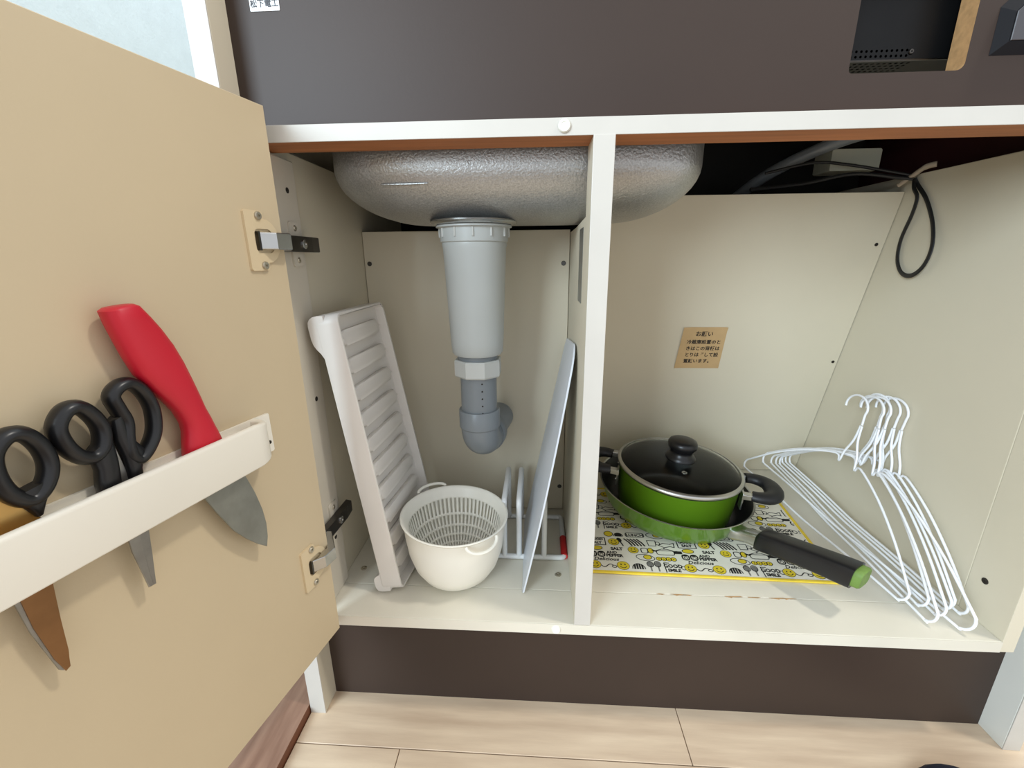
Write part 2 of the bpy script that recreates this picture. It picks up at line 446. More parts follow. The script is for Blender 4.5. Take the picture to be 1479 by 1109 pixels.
# ------------------------------------------------------------------ door and hinges
ANG = math.radians(-101.9)
DD = Vector((math.cos(ANG), math.sin(ANG), 0)); DN = Vector((-DD.y, DD.x, 0)); DH = Vector((0.090, -0.013, 0))
def dp(u, z, n): return DH + u * DD + n * DN + Vector((0, 0, z))
def build_door():
    bm = bmesh.new()
    prism(bm, [(0, -0.0045), (0.372, -0.0045), (0.372, 0.5235), (0, 0.5235)], dp, -0.0172, 0.0, bevel=0.0006, seg=1)
    d = emit('door', bm, 'door_laminate', CAB)
    bm = bmesh.new()
    prism(bm, [(0, -0.0045), (0.372, -0.0045), (0.372, 0.5235), (0, 0.5235)], dp, -0.0186, -0.0173)
    emit('outer_laminate', bm, 'dark_laminate', d)
    for zc in (0.4180, 0.1010):
        up = zc > 0.3
        # arm = the hinge part itself
        z0, z1 = zc - 0.0075, zc + 0.0075
        bm = bmesh.new()
        def fr_arm(a, b, t): return Vector((a, b, t))
        # rear arm fixed to the mounting plate (x-y outline, extruded in z)
        prism(bm, [(0.0700, 0.010), (0.0785, 0.008), (0.0800, 0.058), (0.0790, 0.074), (0.0712, 0.076)], frame_z, z0, z1, bevel=0.0008)
        hg = emit('hinge', bm, 'steel_dark', CAB)
        # link to the cup
        bm = bmesh.new()
        p0 = dp(0.029, 0, 0.0025); p1 = dp(0.018, 0, 0.0105); p2 = dp(0.003, 0, 0.0115); p3 = Vector((0.0835, 0.010, 0)); p4 = Vector((0.0765, 0.010, 0)); p5 = dp(0.006, 0, 0.0045)
        prism(bm, [(p.x, p.y) for p in (p0, p1, p2, p3, p4, p5)], frame_z, zc - 0.0068, zc + 0.0068, bevel=0.0008)
        emit('link', bm, 'steel', hg)
        bm = bmesh.new()
        fr = lambda x, y, h: Vector((0.0793 + h, 0.042 + x, zc + y))
        lathe(bm, [(0.0046, 0), (0.0046, 0.0012), (0.0036, 0.0018), (0.0012, 0.0018), (0.0008, 0.0008), (0, 0.0008)], 18, fr)
        emit('adjusting_screw', bm, 'steel', hg, smooth=True)
        # mounting plate on the strip
        bm = bmesh.new()
        prism(bm, rrect(0.036, 0.054, zc - 0.0215, zc + 0.0215, 0.003), frame_side, 0.0680, 0.0702, bevel=0.0005)
        emit('mounting_plate', bm, 'hinge_strip_paint', hg)
        for dz in (-0.0155, 0.0155): screw(hg, (0.0702, 0.045, zc + dz), (1, 0, 0), 0.0028)
        # cup plate on the door: flat side away from the edge, round side towards it
        bm = bmesh.new()
        c = zc - 0.0001
        out = [(0.0385, c - 0.0235), (0.0400, c - 0.0220), (0.0400, c + 0.0220), (0.0385, c + 0.0235), (0.0230, c + 0.0235), (0.0215, c + 0.0215)]
        out += [(0.0215 - 0.0150 * math.sin(math.radians(a)), c + 0.0175 * math.cos(math.radians(a))) for a in range(0, 181, 15)]
        out += [(0.0215, c - 0.0215), (0.0230, c - 0.0235)]
        cup_hole = rrect(0.0135, 0.0325, c - 0.0095, c + 0.0095, 0.005)
        prism(bm, out, dp, 0.0, 0.0022, holes=[cup_hole], bevel=0.0)
        prism(bm, cup_hole, dp, -0.0035, 0.0006)
        emit('cup_plate', bm, 'hinge_plastic', hg)
        bm = bmesh.new()
        prism(bm, rrect(0.0285, 0.0305, c - 0.0075, c + 0.0075, 0.0005), dp, -0.003, 0.0042)
        emit('cup_pin', bm, 'steel_dark', hg)
        for s in (-1, 1): screw(hg, dp(0.0265, c + s * 0.0195, 0.0022), DN, 0.0034, 0.0018)
    return d
build_door()

# ------------------------------------------------------------------ knife rack, knife, scissors (hang on the door)
def build_knife_rack():
    R = thing('knife_rack', dp(0.18, 0.241, 0.0), 'cream plastic knife rack screwed across the open cabinet door', 'knife rack')
    bm = bmesh.new(); prism(bm, rrect(0.0492, 0.310, 0.2410, 0.2757, 0.001), dp, 0.0002, 0.0026, bevel=0.0005)
    emit('back_plate', bm, 'knife_rack_plastic', R)
    # front bar, its right end curving back to the plate
    path = [(0.310, 0.0215), (0.082, 0.0215)]
    for i in range(1, 8):
        a = math.radians(90 * i / 7); path.append((0.082 - 0.016 * math.sin(a), 0.0055 + 0.016 * math.cos(a)))
    path.append((0.066, 0.0026))
    bm = bmesh.new(); th = 0.0058
    prof = rrect(-th / 2, th / 2, 0.2443, 0.2790, (0.0027, 0.0027, 0.0014, 0.0014), n=4)
    rings = []
    for i, (u, n) in enumerate(path):
        a = path[max(0, i - 1)]; b = path[min(len(path) - 1, i + 1)]
        t = Vector((b[0] - a[0], b[1] - a[1])).normalized(); nn = Vector((-t.y, t.x))
        k = 1.0 if u > 0.081 else 1.0 - 0.16 * (0.082 - u) / 0.016
        zc = 0.26165
        rings.append([bm.verts.new(dp(u + nn.x * q, zc + (z - zc) * k, n + nn.y * q)) for q, z in prof])
    for A, B in zip(rings, rings[1:]):
        m = len(prof)
        for k in range(m): bm.faces.new([A[k], A[(k + 1) % m], B[(k + 1) % m], B[k]])
    bm.faces.new(rings[0][::-1]); bm.faces.new(rings[-1])
    emit('front_bar', bm, 'knife_rack_plastic', R, smooth=True, angle=50)
    bm = bmesh.new(); prism(bm, rrect(0.082, 0.310, 0.2560, 0.2715, 0.001), dp, 0.0028, 0.0052, bevel=0.0006)
    emit('inner_rail', bm, 'knife_rack_plastic', R)
    bm = bmesh.new(); prism(bm, rrect(0.080, 0.310, 0.2590, 0.2612, 0.0005), dp, 0.0052, 0.0068)
    prism(bm, rrect(0.080, 0.310, 0.2590, 0.2612, 0.0005), dp, 0.0166, 0.0194)
    emit('slot_lip', bm, 'knife_rack_plastic', R)
    for u, z in ((0.0555, 0.2650), (0.0530, 0.2500)): screw(R, dp(u, z, 0.0026), DN, 0.0016, 0.0008, mat='hole_dark')
build_knife_rack()

def loft_uz(bm, rows, n0, half, seg=20, ex=2.6, mat=0):
    """rows: (uL,zL,uR,zR,thickness factor) cross sections in door coordinates"""
    rings = []
    for (ul, zl, ur, zr, k) in rows:
        c = Vector(((ul + ur) / 2, (zl + zr) / 2)); h = Vector(((ur - ul) / 2, (zr - zl) / 2)); ring = []
        for i in range(seg):
            a = 2 * math.pi * i / seg
            ca, sa = math.cos(a), math.sin(a)
            x = math.copysign(abs(ca) ** (2 / ex), ca); y = math.copysign(abs(sa) ** (2 / ex), sa)
            ring.append(bm.verts.new(dp(c.x + h.x * x, c.y + h.y * x, n0 + half * k * y)))
        rings.append(ring)
    for A, B in zip(rings, rings[1:]):
        for k in range(seg):
            f = bm.faces.new([A[k], A[(k + 1) % seg], B[(k + 1) % seg], B[k]]); f.material_index = mat
    bm.faces.new(rings[0][::-1]); bm.faces.new(rings[-1])

def build_knife():
    K = thing('kitchen_knife', dp(0.105, 0.1675, 0.0115), 'kitchen knife with red handle and grey blade in the door rack', 'knife')
    rows = [(0.1560, 0.3768, 0.1415, 0.3782, 0.75), (0.1583, 0.3752, 0.1388, 0.3768, 0.96), (0.1572, 0.3680, 0.1340, 0.3695, 1.0), (0.1553, 0.3590, 0.1291, 0.3610, 1.0), (0.1528, 0.3480, 0.1240, 0.3500, 1.0),
            (0.1492, 0.3360, 0.1200, 0.3380, 1.0), (0.1430, 0.3250, 0.1163, 0.3230, .98), (0.1365, 0.3148, 0.1138, 0.3115, .95), (0.1318, 0.3060, 0.1122, 0.3030, .93), (0.1290, 0.2965, 0.1100, 0.2960, .92),
            (0.1290, 0.2900, 0.1083, 0.2900, .92), (0.1306, 0.2830, 0.1064, 0.2840, .92), (0.1322, 0.2755, 0.1045, 0.2770, .90), (0.1326, 0.2640, 0.1040, 0.2640, .6)]
    bm = bmesh.new(); loft_uz(bm, rows, 0.0117, 0.0078)
    emit('handle', bm, 'red_handle', K, smooth=True, angle=50)
    pts = [(0.1300, 0.2660), (0.1050, 0.2660), (0.0985, 0.2550), (0.0910, 0.2390), (0.0850, 0.2200), (0.0812, 0.2020), (0.0800, 0.1880), (0.0806, 0.1760), (0.0832, 0.1672),
           (0.0905, 0.1745), (0.1000, 0.1865), (0.1090, 0.2000), (0.1190, 0.2220), (0.1262, 0.2400), (0.1310, 0.2560)]
    bm = bmesh.new(); prism(bm, pts, dp, 0.0108, 0.0124, bevel=0.0004, seg=1)
    emit('blade', bm, 'blade_grey', K)
build_knife()

def ring_handle(bm, cl, n0, rr, flat=1.0):
    pts = spline([Vector((u, z, 0)) for u, z in cl], 5, True)
    tube(bm, [dp(p.x, p.y, n0) for p in pts], rr, 12, True, flat=flat, up=DN)
def build_scissors_black():
    S = thing('scissors', dp(0.172, 0.20, 0.0115), 'scissors with two black loop handles and steel blades beside the red knife', 'scissors')
    n0 = 0.0118
    # left loop
    bm = bmesh.new()
    ring_handle(bm, [(0.1920, 0.3185), (0.1868, 0.3260), (0.1805, 0.3260), (0.1755, 0.3185), (0.1735, 0.3100), (0.1755, 0.3010), (0.1810, 0.2968), (0.1870, 0.3000), (0.1912, 0.3085)], n0, 0.0041, flat=1.5)
    loft_uz(bm, [(0.1830, 0.2990, 0.1700, 0.3080, .9), (0.1822, 0.2945, 0.1700, 0.3000, 1.0), (0.1815, 0.2880, 0.1702, 0.2900, 1.0), (0.1832, 0.2790, 0.1712, 0.2790, 1.0), (0.1832, 0.2680, 0.1720, 0.2680, .9)], n0, 0.0048)
    emit('loop_handle', bm, 'black_plastic', S, smooth=True, angle=60)
    # right loop
    bm = bmesh.new()
    ring_handle(bm, [(0.1640, 0.3270), (0.1592, 0.3318), (0.1530, 0.3318), (0.1475, 0.3250), (0.1445, 0.3130), (0.1465, 0.2990), (0.1525, 0.2895), (0.1590, 0.2850), (0.1625, 0.2900), (0.1622, 0.3000), (0.1606, 0.3100), (0.1626, 0.3190)], n0 - 0.0005, 0.0039, flat=1.5)
    loft_uz(bm, [(0.1680, 0.3130, 0.1610, 0.3170, .9), (0.1690, 0.3020, 0.1600, 0.3000, 1.0), (0.1672, 0.2900, 0.1545, 0.2900, 1.0), (0.1670, 0.2800, 0.1590, 0.2800, 1.0), (0.1668, 0.2680, 0.1600, 0.2680, .9)], n0 - 0.0005, 0.0046)
    emit('loop_handle', bm, 'black_plastic', S, smooth=True, angle=60)
    bm = bmesh.new()
    prism(bm, [(0.1742, 0.3000), (0.1690, 0.3000), (0.1655, 0.2700), (0.1630, 0.2420), (0.1655, 0.2200), (0.1676, 0.1996), (0.1712, 0.2000), (0.1752, 0.2440), (0.1760, 0.2700)], dp, 0.0102, 0.0116, bevel=0.0004, seg=1)
    emit('blade', bm, 'blade_steel', S)
    bm = bmesh.new()
    prism(bm, [(0.1765, 0.2700), (0.1706, 0.2700), (0.1700, 0.2420), (0.1702, 0.2008), (0.1728, 0.2012), (0.1760, 0.2300)], dp, 0.0117, 0.0130, bevel=0.0004, seg=1)
    emit('blade', bm, 'blade_steel', S)
build_scissors_black()
def build_scissors_bronze():
    S = thing('scissors', dp(0.222, 0.185, 0.0115), 'bronze bladed scissors with black loop handles at the far rack end', 'scissors')
    n0 = 0.0122
    bm = bmesh.new()
    ring_handle(bm, [(0.2178, 0.3150), (0.2115, 0.3215), (0.2050, 0.3200), (0.2005, 0.3110), (0.2000, 0.3000), (0.2045, 0.2905), (0.2110, 0.2870), (0.2168, 0.2935), (0.2192, 0.3040)], n0, 0.0041, flat=1.4)
    loft_uz(bm, [(0.2165, 0.2920, 0.2012, 0.2950, .9), (0.2155, 0.2870, 0.2030, 0.2880, 1.0), (0.2125, 0.2815, 0.2060, 0.2830, .95), (0.2108, 0.2770, 0.2080, 0.2778, .6)], n0, 0.0045)
    emit('loop_handle', bm, 'black_plastic', S, smooth=True, angle=60)
    bm = bmesh.new()
    ring_handle(bm, [(0.2540, 0.3120), (0.2480, 0.3190), (0.2415, 0.3180), (0.2372, 0.3100), (0.2365, 0.3000), (0.2400, 0.2910), (0.2460, 0.2870), (0.2520, 0.2930), (0.2550, 0.3020)], n0 - 0.001, 0.0041, flat=1.4)
    loft_uz(bm, [(0.2500, 0.2920, 0.2370, 0.2950, .9), (0.2450, 0.2850, 0.2345, 0.2860, 1.0), (0.2400, 0.2800, 0.2330, 0.2805, .8)], n0 - 0.001, 0.0045)
    emit('loop_handle', bm, 'black_plastic', S, smooth=True, angle=60)
    bm = bmesh.new()
    prism(bm, [(0.2215, 0.2985), (0.2120, 0.2800), (0.2078, 0.2740), (0.2090, 0.2600), (0.2240, 0.2600), (0.2272, 0.2740), (0.2262, 0.2880)], dp, 0.0100, 0.0118, bevel=0.0004, seg=1)
    emit('shank', bm, 'blade_gold', S)
    bm = bmesh.new()
    prism(bm, [(0.2380, 0.2930), (0.2262, 0.2880), (0.2262, 0.2740), (0.2230, 0.2600), (0.2290, 0.2600), (0.2360, 0.2780)], dp, 0.0120, 0.0136, bevel=0.0004, seg=1)
    emit('shank', bm, 'blade_gold', S)
    bm = bmesh.new()
    prism(bm, [(0.2265, 0.2620), (0.2110, 0.2620), (0.2125, 0.2420), (0.2148, 0.2150), (0.2160, 0.1960), (0.2172, 0.1860), (0.2195, 0.1850), (0.2222, 0.1960), (0.2252, 0.2200), (0.2262, 0.2440)], dp, 0.0102, 0.0118, bevel=0.0005, seg=1)
    emit('blade', bm, 'blade_bronze', S)
    bm = bmesh.new()
    prism(bm, [(0.2285, 0.2620), (0.2262, 0.2620), (0.2262, 0.2440), (0.2252, 0.2220), (0.2200, 0.1860), (0.2216, 0.1880), (0.2265, 0.2180), (0.2285, 0.2440)], dp, 0.0098, 0.0112)
    emit('blade', bm, 'blade_steel', S)
build_scissors_bronze()

# ------------------------------------------------------------------ worktop, sink, drain
def build_worktop():  # unseen slab added to stop light leaking into the cavity from above
    bm = bmesh.new()
    cx, cy = 0.288, 0.1487
    outer = rrect(0.0275, 0.884, 0.02, 0.475, 0.004)
    hole = [(cx + math.copysign(abs(math.cos(a)) ** .5, math.cos(a)) * .1965, cy + math.copysign(abs(math.sin(a)) ** .5, math.sin(a)) * .0935) for a in [2 * math.pi * i / 64 for i in range(64)]]
    prism(bm, outer, frame_z, 0.656, 0.672, holes=[hole])
    add_box(bm, 0.0275, 0.884, 0.4600, 0.475, 0.672, 0.75, bevel=0.002)
    o = emit('worktop', bm, 'worktop_steel'); tag(o, 'stainless worktop added unseen to keep light out of the cabinet', 'worktop')
build_worktop()
def build_sink():
    S = thing('kitchen_sink', (0.288, 0.1487, 0.442), 'grey speckled metal sink bowl seen from below through the cabinet', 'sink')
    cx, cy = 0.288, 0.1487; seg = 96
    def ring(a, b, z, e):
        out = []
        for i in range(seg):
            t = 2 * math.pi * i / seg
            out.append(Vector((cx + math.copysign(abs(math.cos(t)) ** (2 / e), math.cos(t)) * a, cy + math.copysign(abs(math.sin(t)) ** (2 / e), math.sin(t)) * b, z)))
        return out
    prof = [(0.0, 0.0, 0.672), (0.0, 0.0, 0.53)]
    lv = []
    A, B = 0.1982, 0.0952
    lv.append((A + .001, B, 0.672, 3.97)); lv.append((A, B, 0.60, 3.97)); lv.append((A, B, 0.510, 3.97))
    for i in range(0, 13):
        t = math.radians(90 * i / 12)
        lv.append((A - 0.091 * (1 - math.cos(t)), B - 0.0707 * (1 - math.cos(t)), 0.4925 - 0.0503 * math.sin(t), 3.97 - 1.11 * i / 12))
    lv.append((0.07, 0.018, 0.4420, 2.4))
    bm = bmesh.new(); rings = [[bm.verts.new(p) for p in ring(*l)] for l in lv]
    for X, Y in zip(rings, rings[1:]):
        for k in range(seg): bm.faces.new([X[k], X[(k + 1) % seg], Y[(k + 1) % seg], Y[k]])
    c = bm.verts.new((cx, cy, 0.4419))
    for k in range(seg): bm.faces.new([rings[-1][k], rings[-1][(k + 1) % seg], c])
    emit('bowl', bm, 'sink_coat', S, smooth=True, angle=80)
    # pressed crease on the front of the bowl
    bm = bmesh.new()
    tube(bm, spline([(0.155, 0.0640, 0.4750), (0.170, 0.0605, 0.4745), (0.190, 0.0588, 0.4745), (0.205, 0.0585, 0.4748)], 5), [0.0004] + [0.0008] * 14 + [0.0003], 6)
    emit('crease', bm, 'sink_coat', S, smooth=True)
build_sink()
PX, PY = 0.2405, 0.122
def build_drain():
    D = thing('drain_trap', (PX, PY, 0.165), 'grey plastic drain trap hanging below the sink bowl', 'drain pipe')
    fr = at_frame((PX, PY, 0))
    def part(name, prof, mat, seg=48, parent=D, smooth=True, f=fr, a0=0.0):
        bm = bmesh.new(); lathe(bm, prof, seg, f, a0=a0); return emit(name, bm, mat, parent, smooth=smooth, angle=35)
    part('sink_flange', [(0, .4440), (.049, .4440), (.0500, .4425), (.047, .4400), (.040, .4390), (0, .4390)], 'steel')
    cl = part('collar', [(0, .4390), (.043, .4390), (.0435, .4370), (.0395, .4360), (.0390, .4215), (.0372, .4205), (0, .4205)], 'pipe_light')
    for k in range(12):
        a = 2 * math.pi * k / 12 + 0.1
        p = Vector((PX + .0397 * math.cos(a), PY + .0397 * math.sin(a), 0))
        bm = bmesh.new(); tube(bm, [p + Vector((0, 0, .4265)), p + Vector((0, 0, .4360))], .0013, 8)
        emit('rib', bm, 'pipe_nut', cl, smooth=True)
    part('trap_body', [(0, .4210), (.0372, .4210), (.0376, .4180), (.0366, .4140), (.0322, .3050), (.0312, .2930), (.0290, .2900), (0, .2900)], 'pipe_light')
    part('neck', [(0, .2905), (.0245, .2905), (.0245, .2800), (0, .2800)], 'pipe_dark')
    part('nut', [(0, .2840), (.0288, .2840), (.0300, .2825), (.0300, .2645), (.0284, .2625), (0, .2625)], 'pipe_nut', seg=8, smooth=False, a0=math.pi / 8)
    lp = part('lower_pipe', [(0, .2640), (.0228, .2640), (.0228, .2040), (0, .2040)], 'pipe_dark')
    ang = math.radians(-72)
    for k in range(5):
        z = .2560 - k * .0095
        bm = bmesh.new()
        q = Vector((PX + .0228 * math.cos(ang), PY + .0228 * math.sin(ang), z)); ax = Vector((math.cos(ang), math.sin(ang), 0)); rot = ax.to_track_quat('Z', 'Y')
        lathe(bm, [(.0011, 0), (.0009, .0004), (0, .0005)], 10, lambda x, y, h: q + rot @ Vector((x, y, h)))
        emit('printed_dot', bm, 'label_white' if k == 9 else 'hole_dark', lp)
    el = part('elbow_socket', [(0, .2180), (.0255, .2180), (.0262, .2170), (.0262, .1950), (.0245, .1930), (0, .1930)], 'pipe_dark')
    # bend towards the back
    d = Vector((0.17, 0.9854, 0)); R = 0.0215; c = Vector((PX, PY, .1930)) + d * R
    pts = [c - d * R * math.cos(math.radians(a)) - Vector((0, 0, R * math.sin(math.radians(a)))) for a in range(0, 91, 9)]
    pts = [pts[0] + Vector((0, 0, .004))] + pts
    pts += [pts[-1] + d * 0.004]
    bm = bmesh.new(); tube(bm, pts, 0.0243, 32)
    emit('elbow', bm, 'pipe_dark', D, smooth=True, angle=50)
    e = pts[-1]
    q = d.to_track_quat('Z', 'Y')
    bm = bmesh.new(); lathe(bm, [(0, 0), (.0255, 0), (.0262, .001), (.0262, .016), (.0255, .017), (0, .017)], 40, lambda x, y, h: e + q @ Vector((x, y, h)))
    emit('outlet_socket', bm, 'pipe_dark', D, smooth=True, angle=40)
    tend = (YB1 - 0.0005 - e.y) / d.y
    bm = bmesh.new(); tube(bm, [e + d * .016, e + d * (tend - 0.016)], 0.0212, 32)
    emit('outlet_pipe', bm, 'pipe_dark', D, smooth=True, angle=50)
build_drain()

# ------------------------------------------------------------------ things in the left compartment
def build_tray():
    base = Vector((0.1155, 0, 0.0012)); ax = Vector((-0.0430, 0, 0.345)).normalized(); pp = Vector((ax.z, 0, -ax.x))
    Y0, Y1, L, W = 0.0365, 0.1735, 0.3465, 0.0335
    T_ = thing('dish_tray', (0.125, 0.105, 0), 'white ribbed plastic tray standing on end against the left cabinet wall', 'tray')
    twist = lambda s, y: Vector((0.0155 * (y - Y0) / (Y1 - Y0) * max(0, 1 - s / L) ** 0.8 * max(0, (y - Y0) / (Y1 - Y0)) ** 0.4, 0, 0))
    fr = lambda s, y, wv: base + ax * s + pp * wv + Vector((0, y, 0)) + twist(s, y)
    bm = bmesh.new()
    prism(bm, rrect(0, L, Y0, Y1, 0.010, 7), fr, 0.0095, W, holes=[rrect(0.003, L - 0.003, Y0 + 0.003, Y1 - 0.003, 0.0075, 7)], bevel=0.0007, seg=2)
    prism(bm, rrect(0.002, L - 0.002, Y0 + 0.002, Y1 - 0.002, 0.008, 7), fr, 0.0190, 0.0220)
    body = emit('body', bm, 'tray_plastic', T_, smooth=True, angle=35)
    # feet at both ends (profile s-w swept over y)
    for sgn, s0 in ((1, 0.0), (-1, L)):
        pf = [(0.0005, 0.0180), (0.0, 0.0120), (0.0005, 0.0070), (0.0022, 0.0035), (0.0055, 0.0010), (0.0100, 0.0), (0.0240, 0.0), (0.0300, 0.0010), (0.0350, 0.0035), (0.0400, 0.0070), (0.0450, 0.0092), (0.0520, 0.0105), (0.0560, 0.0180)] if sgn < 0 else [(0.0005, 0.0180), (0.0, 0.0100), (0.0005, 0.0050), (0.0022, 0.0022), (0.0055, 0.0006), (0.0090, 0.0), (0.0160, 0.0), (0.0200, 0.0010), (0.0225, 0.0040), (0.0245, 0.0080), (0.0290, 0.0105), (0.0320, 0.0180)]
        poly = [(s0 + sgn * s, wv) for s, wv in pf]
        bm = bmesh.new()
        prism(bm, poly, lambda a, b, t: base + ax * a + pp * b + Vector((0, t, 0)) + twist(a, t), Y0 + 0.0006, Y1 - 0.0006, bevel=0.0)
        emit('foot', bm, 'tray_plastic', T_, smooth=True, angle=60)
    # ribs moulded on the tray bottom
    nrib = 10
    for k in range(nrib):
        sc = 0.0285 + k * (L - 0.057) / (nrib - 1)
        bm = bmesh.new()
        prism(bm, rrect(sc - 0.0088, sc + 0.0088, Y0 + 0.0140, Y1 - 0.0140, 0.0085, 6), fr, 0.0215, 0.0275, bevel=0.0038, seg=4)
        emit('rib', bm, 'tray_plastic', T_, smooth=True, angle=60)
build_tray()

def build_colander():
    C = Vector((0.2105, 0.0785, 0)); hz = 0.0795
    W = thing('washing_bowl', C, 'white plastic washing bowl with a slotted colander basket inside', 'bowl')
    tx, ty = -0.04, 0.012
    fr = lambda x, y, h: C + Vector((x * 0.96, y * 0.96, 1.135 * h + (tx * x + ty * y) * max(0, h) / hz))
    prof = [(0, 0.0), (.030, 0.0), (.0370, .0020), (.0475, .0095), (.0565, .0220), (.0630, .0400), (.0660, .0600), (.0674, .0745), (.0690, .0770), (.0690, .0785), (.0670, .0785), (.0658, .0745), (.0644, .0600), (.0614, .0410), (.0545, .0235), (.0455, .0112), (.0355, .0038), (0, .0030)]
    bm = bmesh.new(); lathe(bm, prof, 72, fr)
    emit('bowl', bm, 'colander_plastic', W, smooth=True, angle=60)
    # slotted basket inside
    K = thing('colander_basket', C + Vector((0, 0, 0.006)), 'white slotted colander basket sitting in the plastic washing bowl', 'colander')
    seg = 120
    bp = [(.0705, .0790), (.0710, .0802), (.0698, .0810), (.0682, .0806), (.0660, .0780), (.0612, .0700), (.0604, .0680), (.0560, .0505), (.0550, .0475), (.0506, .0375), (.0494, .0350), (.0450, .0278), (.0436, .0258), (.0390, .0205), (.0376, .0190), (.0328, .0150), (.0312, .0140), (.0262, .0115), (.0240, .0108), (.0, .0090)]
    slot_rows = {6, 8, 10, 12, 14, 16}
    bm = bmesh.new(); rings = []
    for r, h in bp:
        if r == 0: rings.append([bm.verts.new(fr(0, 0, h))])
        else: rings.append([bm.verts.new(fr(r * math.cos(2 * math.pi * k / seg), r * math.sin(2 * math.pi * k / seg), h)) for k in range(seg)])
    for i in range(len(bp) - 1):
        A, B = rings[i], rings[i + 1]
        for k in range(seg):
            if i in slot_rows:
                if k % 2 == 1: continue
            if len(B) == 1: bm.faces.new([A[k], A[(k + 1) % seg], B[0]])
            else: bm.faces.new([A[k], A[(k + 1) % seg], B[(k + 1) % seg], B[k]])
    o = emit('basket', bm, 'colander_plastic', K, smooth=True, angle=60)
    s = o.modifiers.new('wall', 'SOLIDIFY'); s.thickness = 0.0012; s.offset = -1
    # two loop grips, one front right and one rear left
    for a in (-52, 128):
        a = math.radians(a); e = Vector((math.cos(a), math.sin(a), 0)); t = Vector((-e.y, e.x, 0))
        pts = []
        for i in range(13):
            q = math.pi * i / 12
            loc = e * (.0695 + .0075 * math.sin(q)) + t * (-.0215 * math.cos(q))
            p = fr(loc.x, loc.y, .0800); p.z += -.0105 * math.sin(q) if a < 0 else .004 * math.sin(q)
            pts.append(p)
        bm = bmesh.new(); tube(bm, pts, .0020, 8)
        emit('grip', bm, 'colander_plastic', K, smooth=True)
build_colander()

def build_board():
    a, b = Vector((0.2990, 0.042, 0.0005)), Vector((0.2970, 0.200, 0.0005))
    c, d = Vector((0.3568, 0.218, 0.2930)), Vector((0.3568, 0.067, 0.3110))
    def fr(u, v, t):
        p = (a * (1 - u) + b * u) * (1 - v) + (d * (1 - u) + c * u) * v
        p = p + Vector((0.0, -0.022, 0)) * (4 * v * (1 - v)) * (1 - u)
        return p + Vector((0.983, 0, -0.18)) * t
    # rounded corners in unit square (aspect corrected)
    W, Hh = 0.14, 0.316; pts = rrect(0, W, 0, Hh, (0.016, 0.026, 0.006, 0.006), 6)
    pts = [q for i, p0 in enumerate(pts) for q in [(p0[0] + (pts[(i + 1) % len(pts)][0] - p0[0]) * t / 8, p0[1] + (pts[(i + 1) % len(pts)][1] - p0[1]) * t / 8) for t in (range(8) if abs(pts[(i + 1) % len(pts)][1] - p0[1]) > .1 else range(1))]]
    bm = bmesh.new(); prism(bm, [(x / W, y / Hh) for x, y in pts], fr, -0.0010, 0.0010, bevel=0.0003, seg=1)
    o = emit('cutting_board', bm, 'board_plastic'); tag(o, 'thin white cutting board leaning on the middle divider', 'cutting board')
build_board()

def build_plate_rack():
    R = thing('plate_rack', (0.30, 0.16, 0), 'small white plate rack with upright hoops and a red end sleeve', 'plate rack')
    z = 0.0039; r = 0.0037
    x0, x1, y0, y1 = 0.2560, 0.3545, 0.1105, 0.2085
    bm = bmesh.new()
    pts = [Vector((p[0], p[1], z)) for p in rrect(x0, x1, y0, y1, 0.006, 5)]
    tube(bm, pts, r, 10, True, up=(0, 0, 1))
    emit('base_frame', bm, 'rack_coat', R, smooth=True)
    for x in (0.2500, 0.2715, 0.2915, 0.3260, 0.3440)[:4]:
        bm = bmesh.new(); zt = 0.0905
        pts = [(x, y0, z), (x, y0, zt - 0.006), (x, y0 + 0.001, zt - 0.002), (x, y0 + 0.005, zt), (x, y1 - 0.006, zt), (x, y1 - 0.002, zt - 0.002), (x, y1 - 0.001, zt - 0.006), (x, y1 - 0.001, z)]
        if x == 0.2500: continue
        tube(bm, pts, r, 10, up=(1, 0, 0)); emit('hoop', bm, 'rack_coat', R, smooth=True)
    bm = bmesh.new(); tube(bm, [(x1, y0 + 0.002, z), (x1, y0 + 0.044, z)], r + 0.0010, 12)
    bm2 = emit('end_sleeve', bm, 'red_rubber', R, smooth=True, label='red rubber sleeve')
build_plate_rack()

def build_divider_label():
    bm = bmesh.new()
    prism(bm, rrect(0.056, 0.094, 0.357, 0.432, 0.002), frame_side, XD1 - 0.0003, XD1 - 0.00005)
    o = emit('rating_label', bm, 'label_silver'); tag(o, 'small grey label stuck on the side of the middle divider', 'label')
build_divider_label()

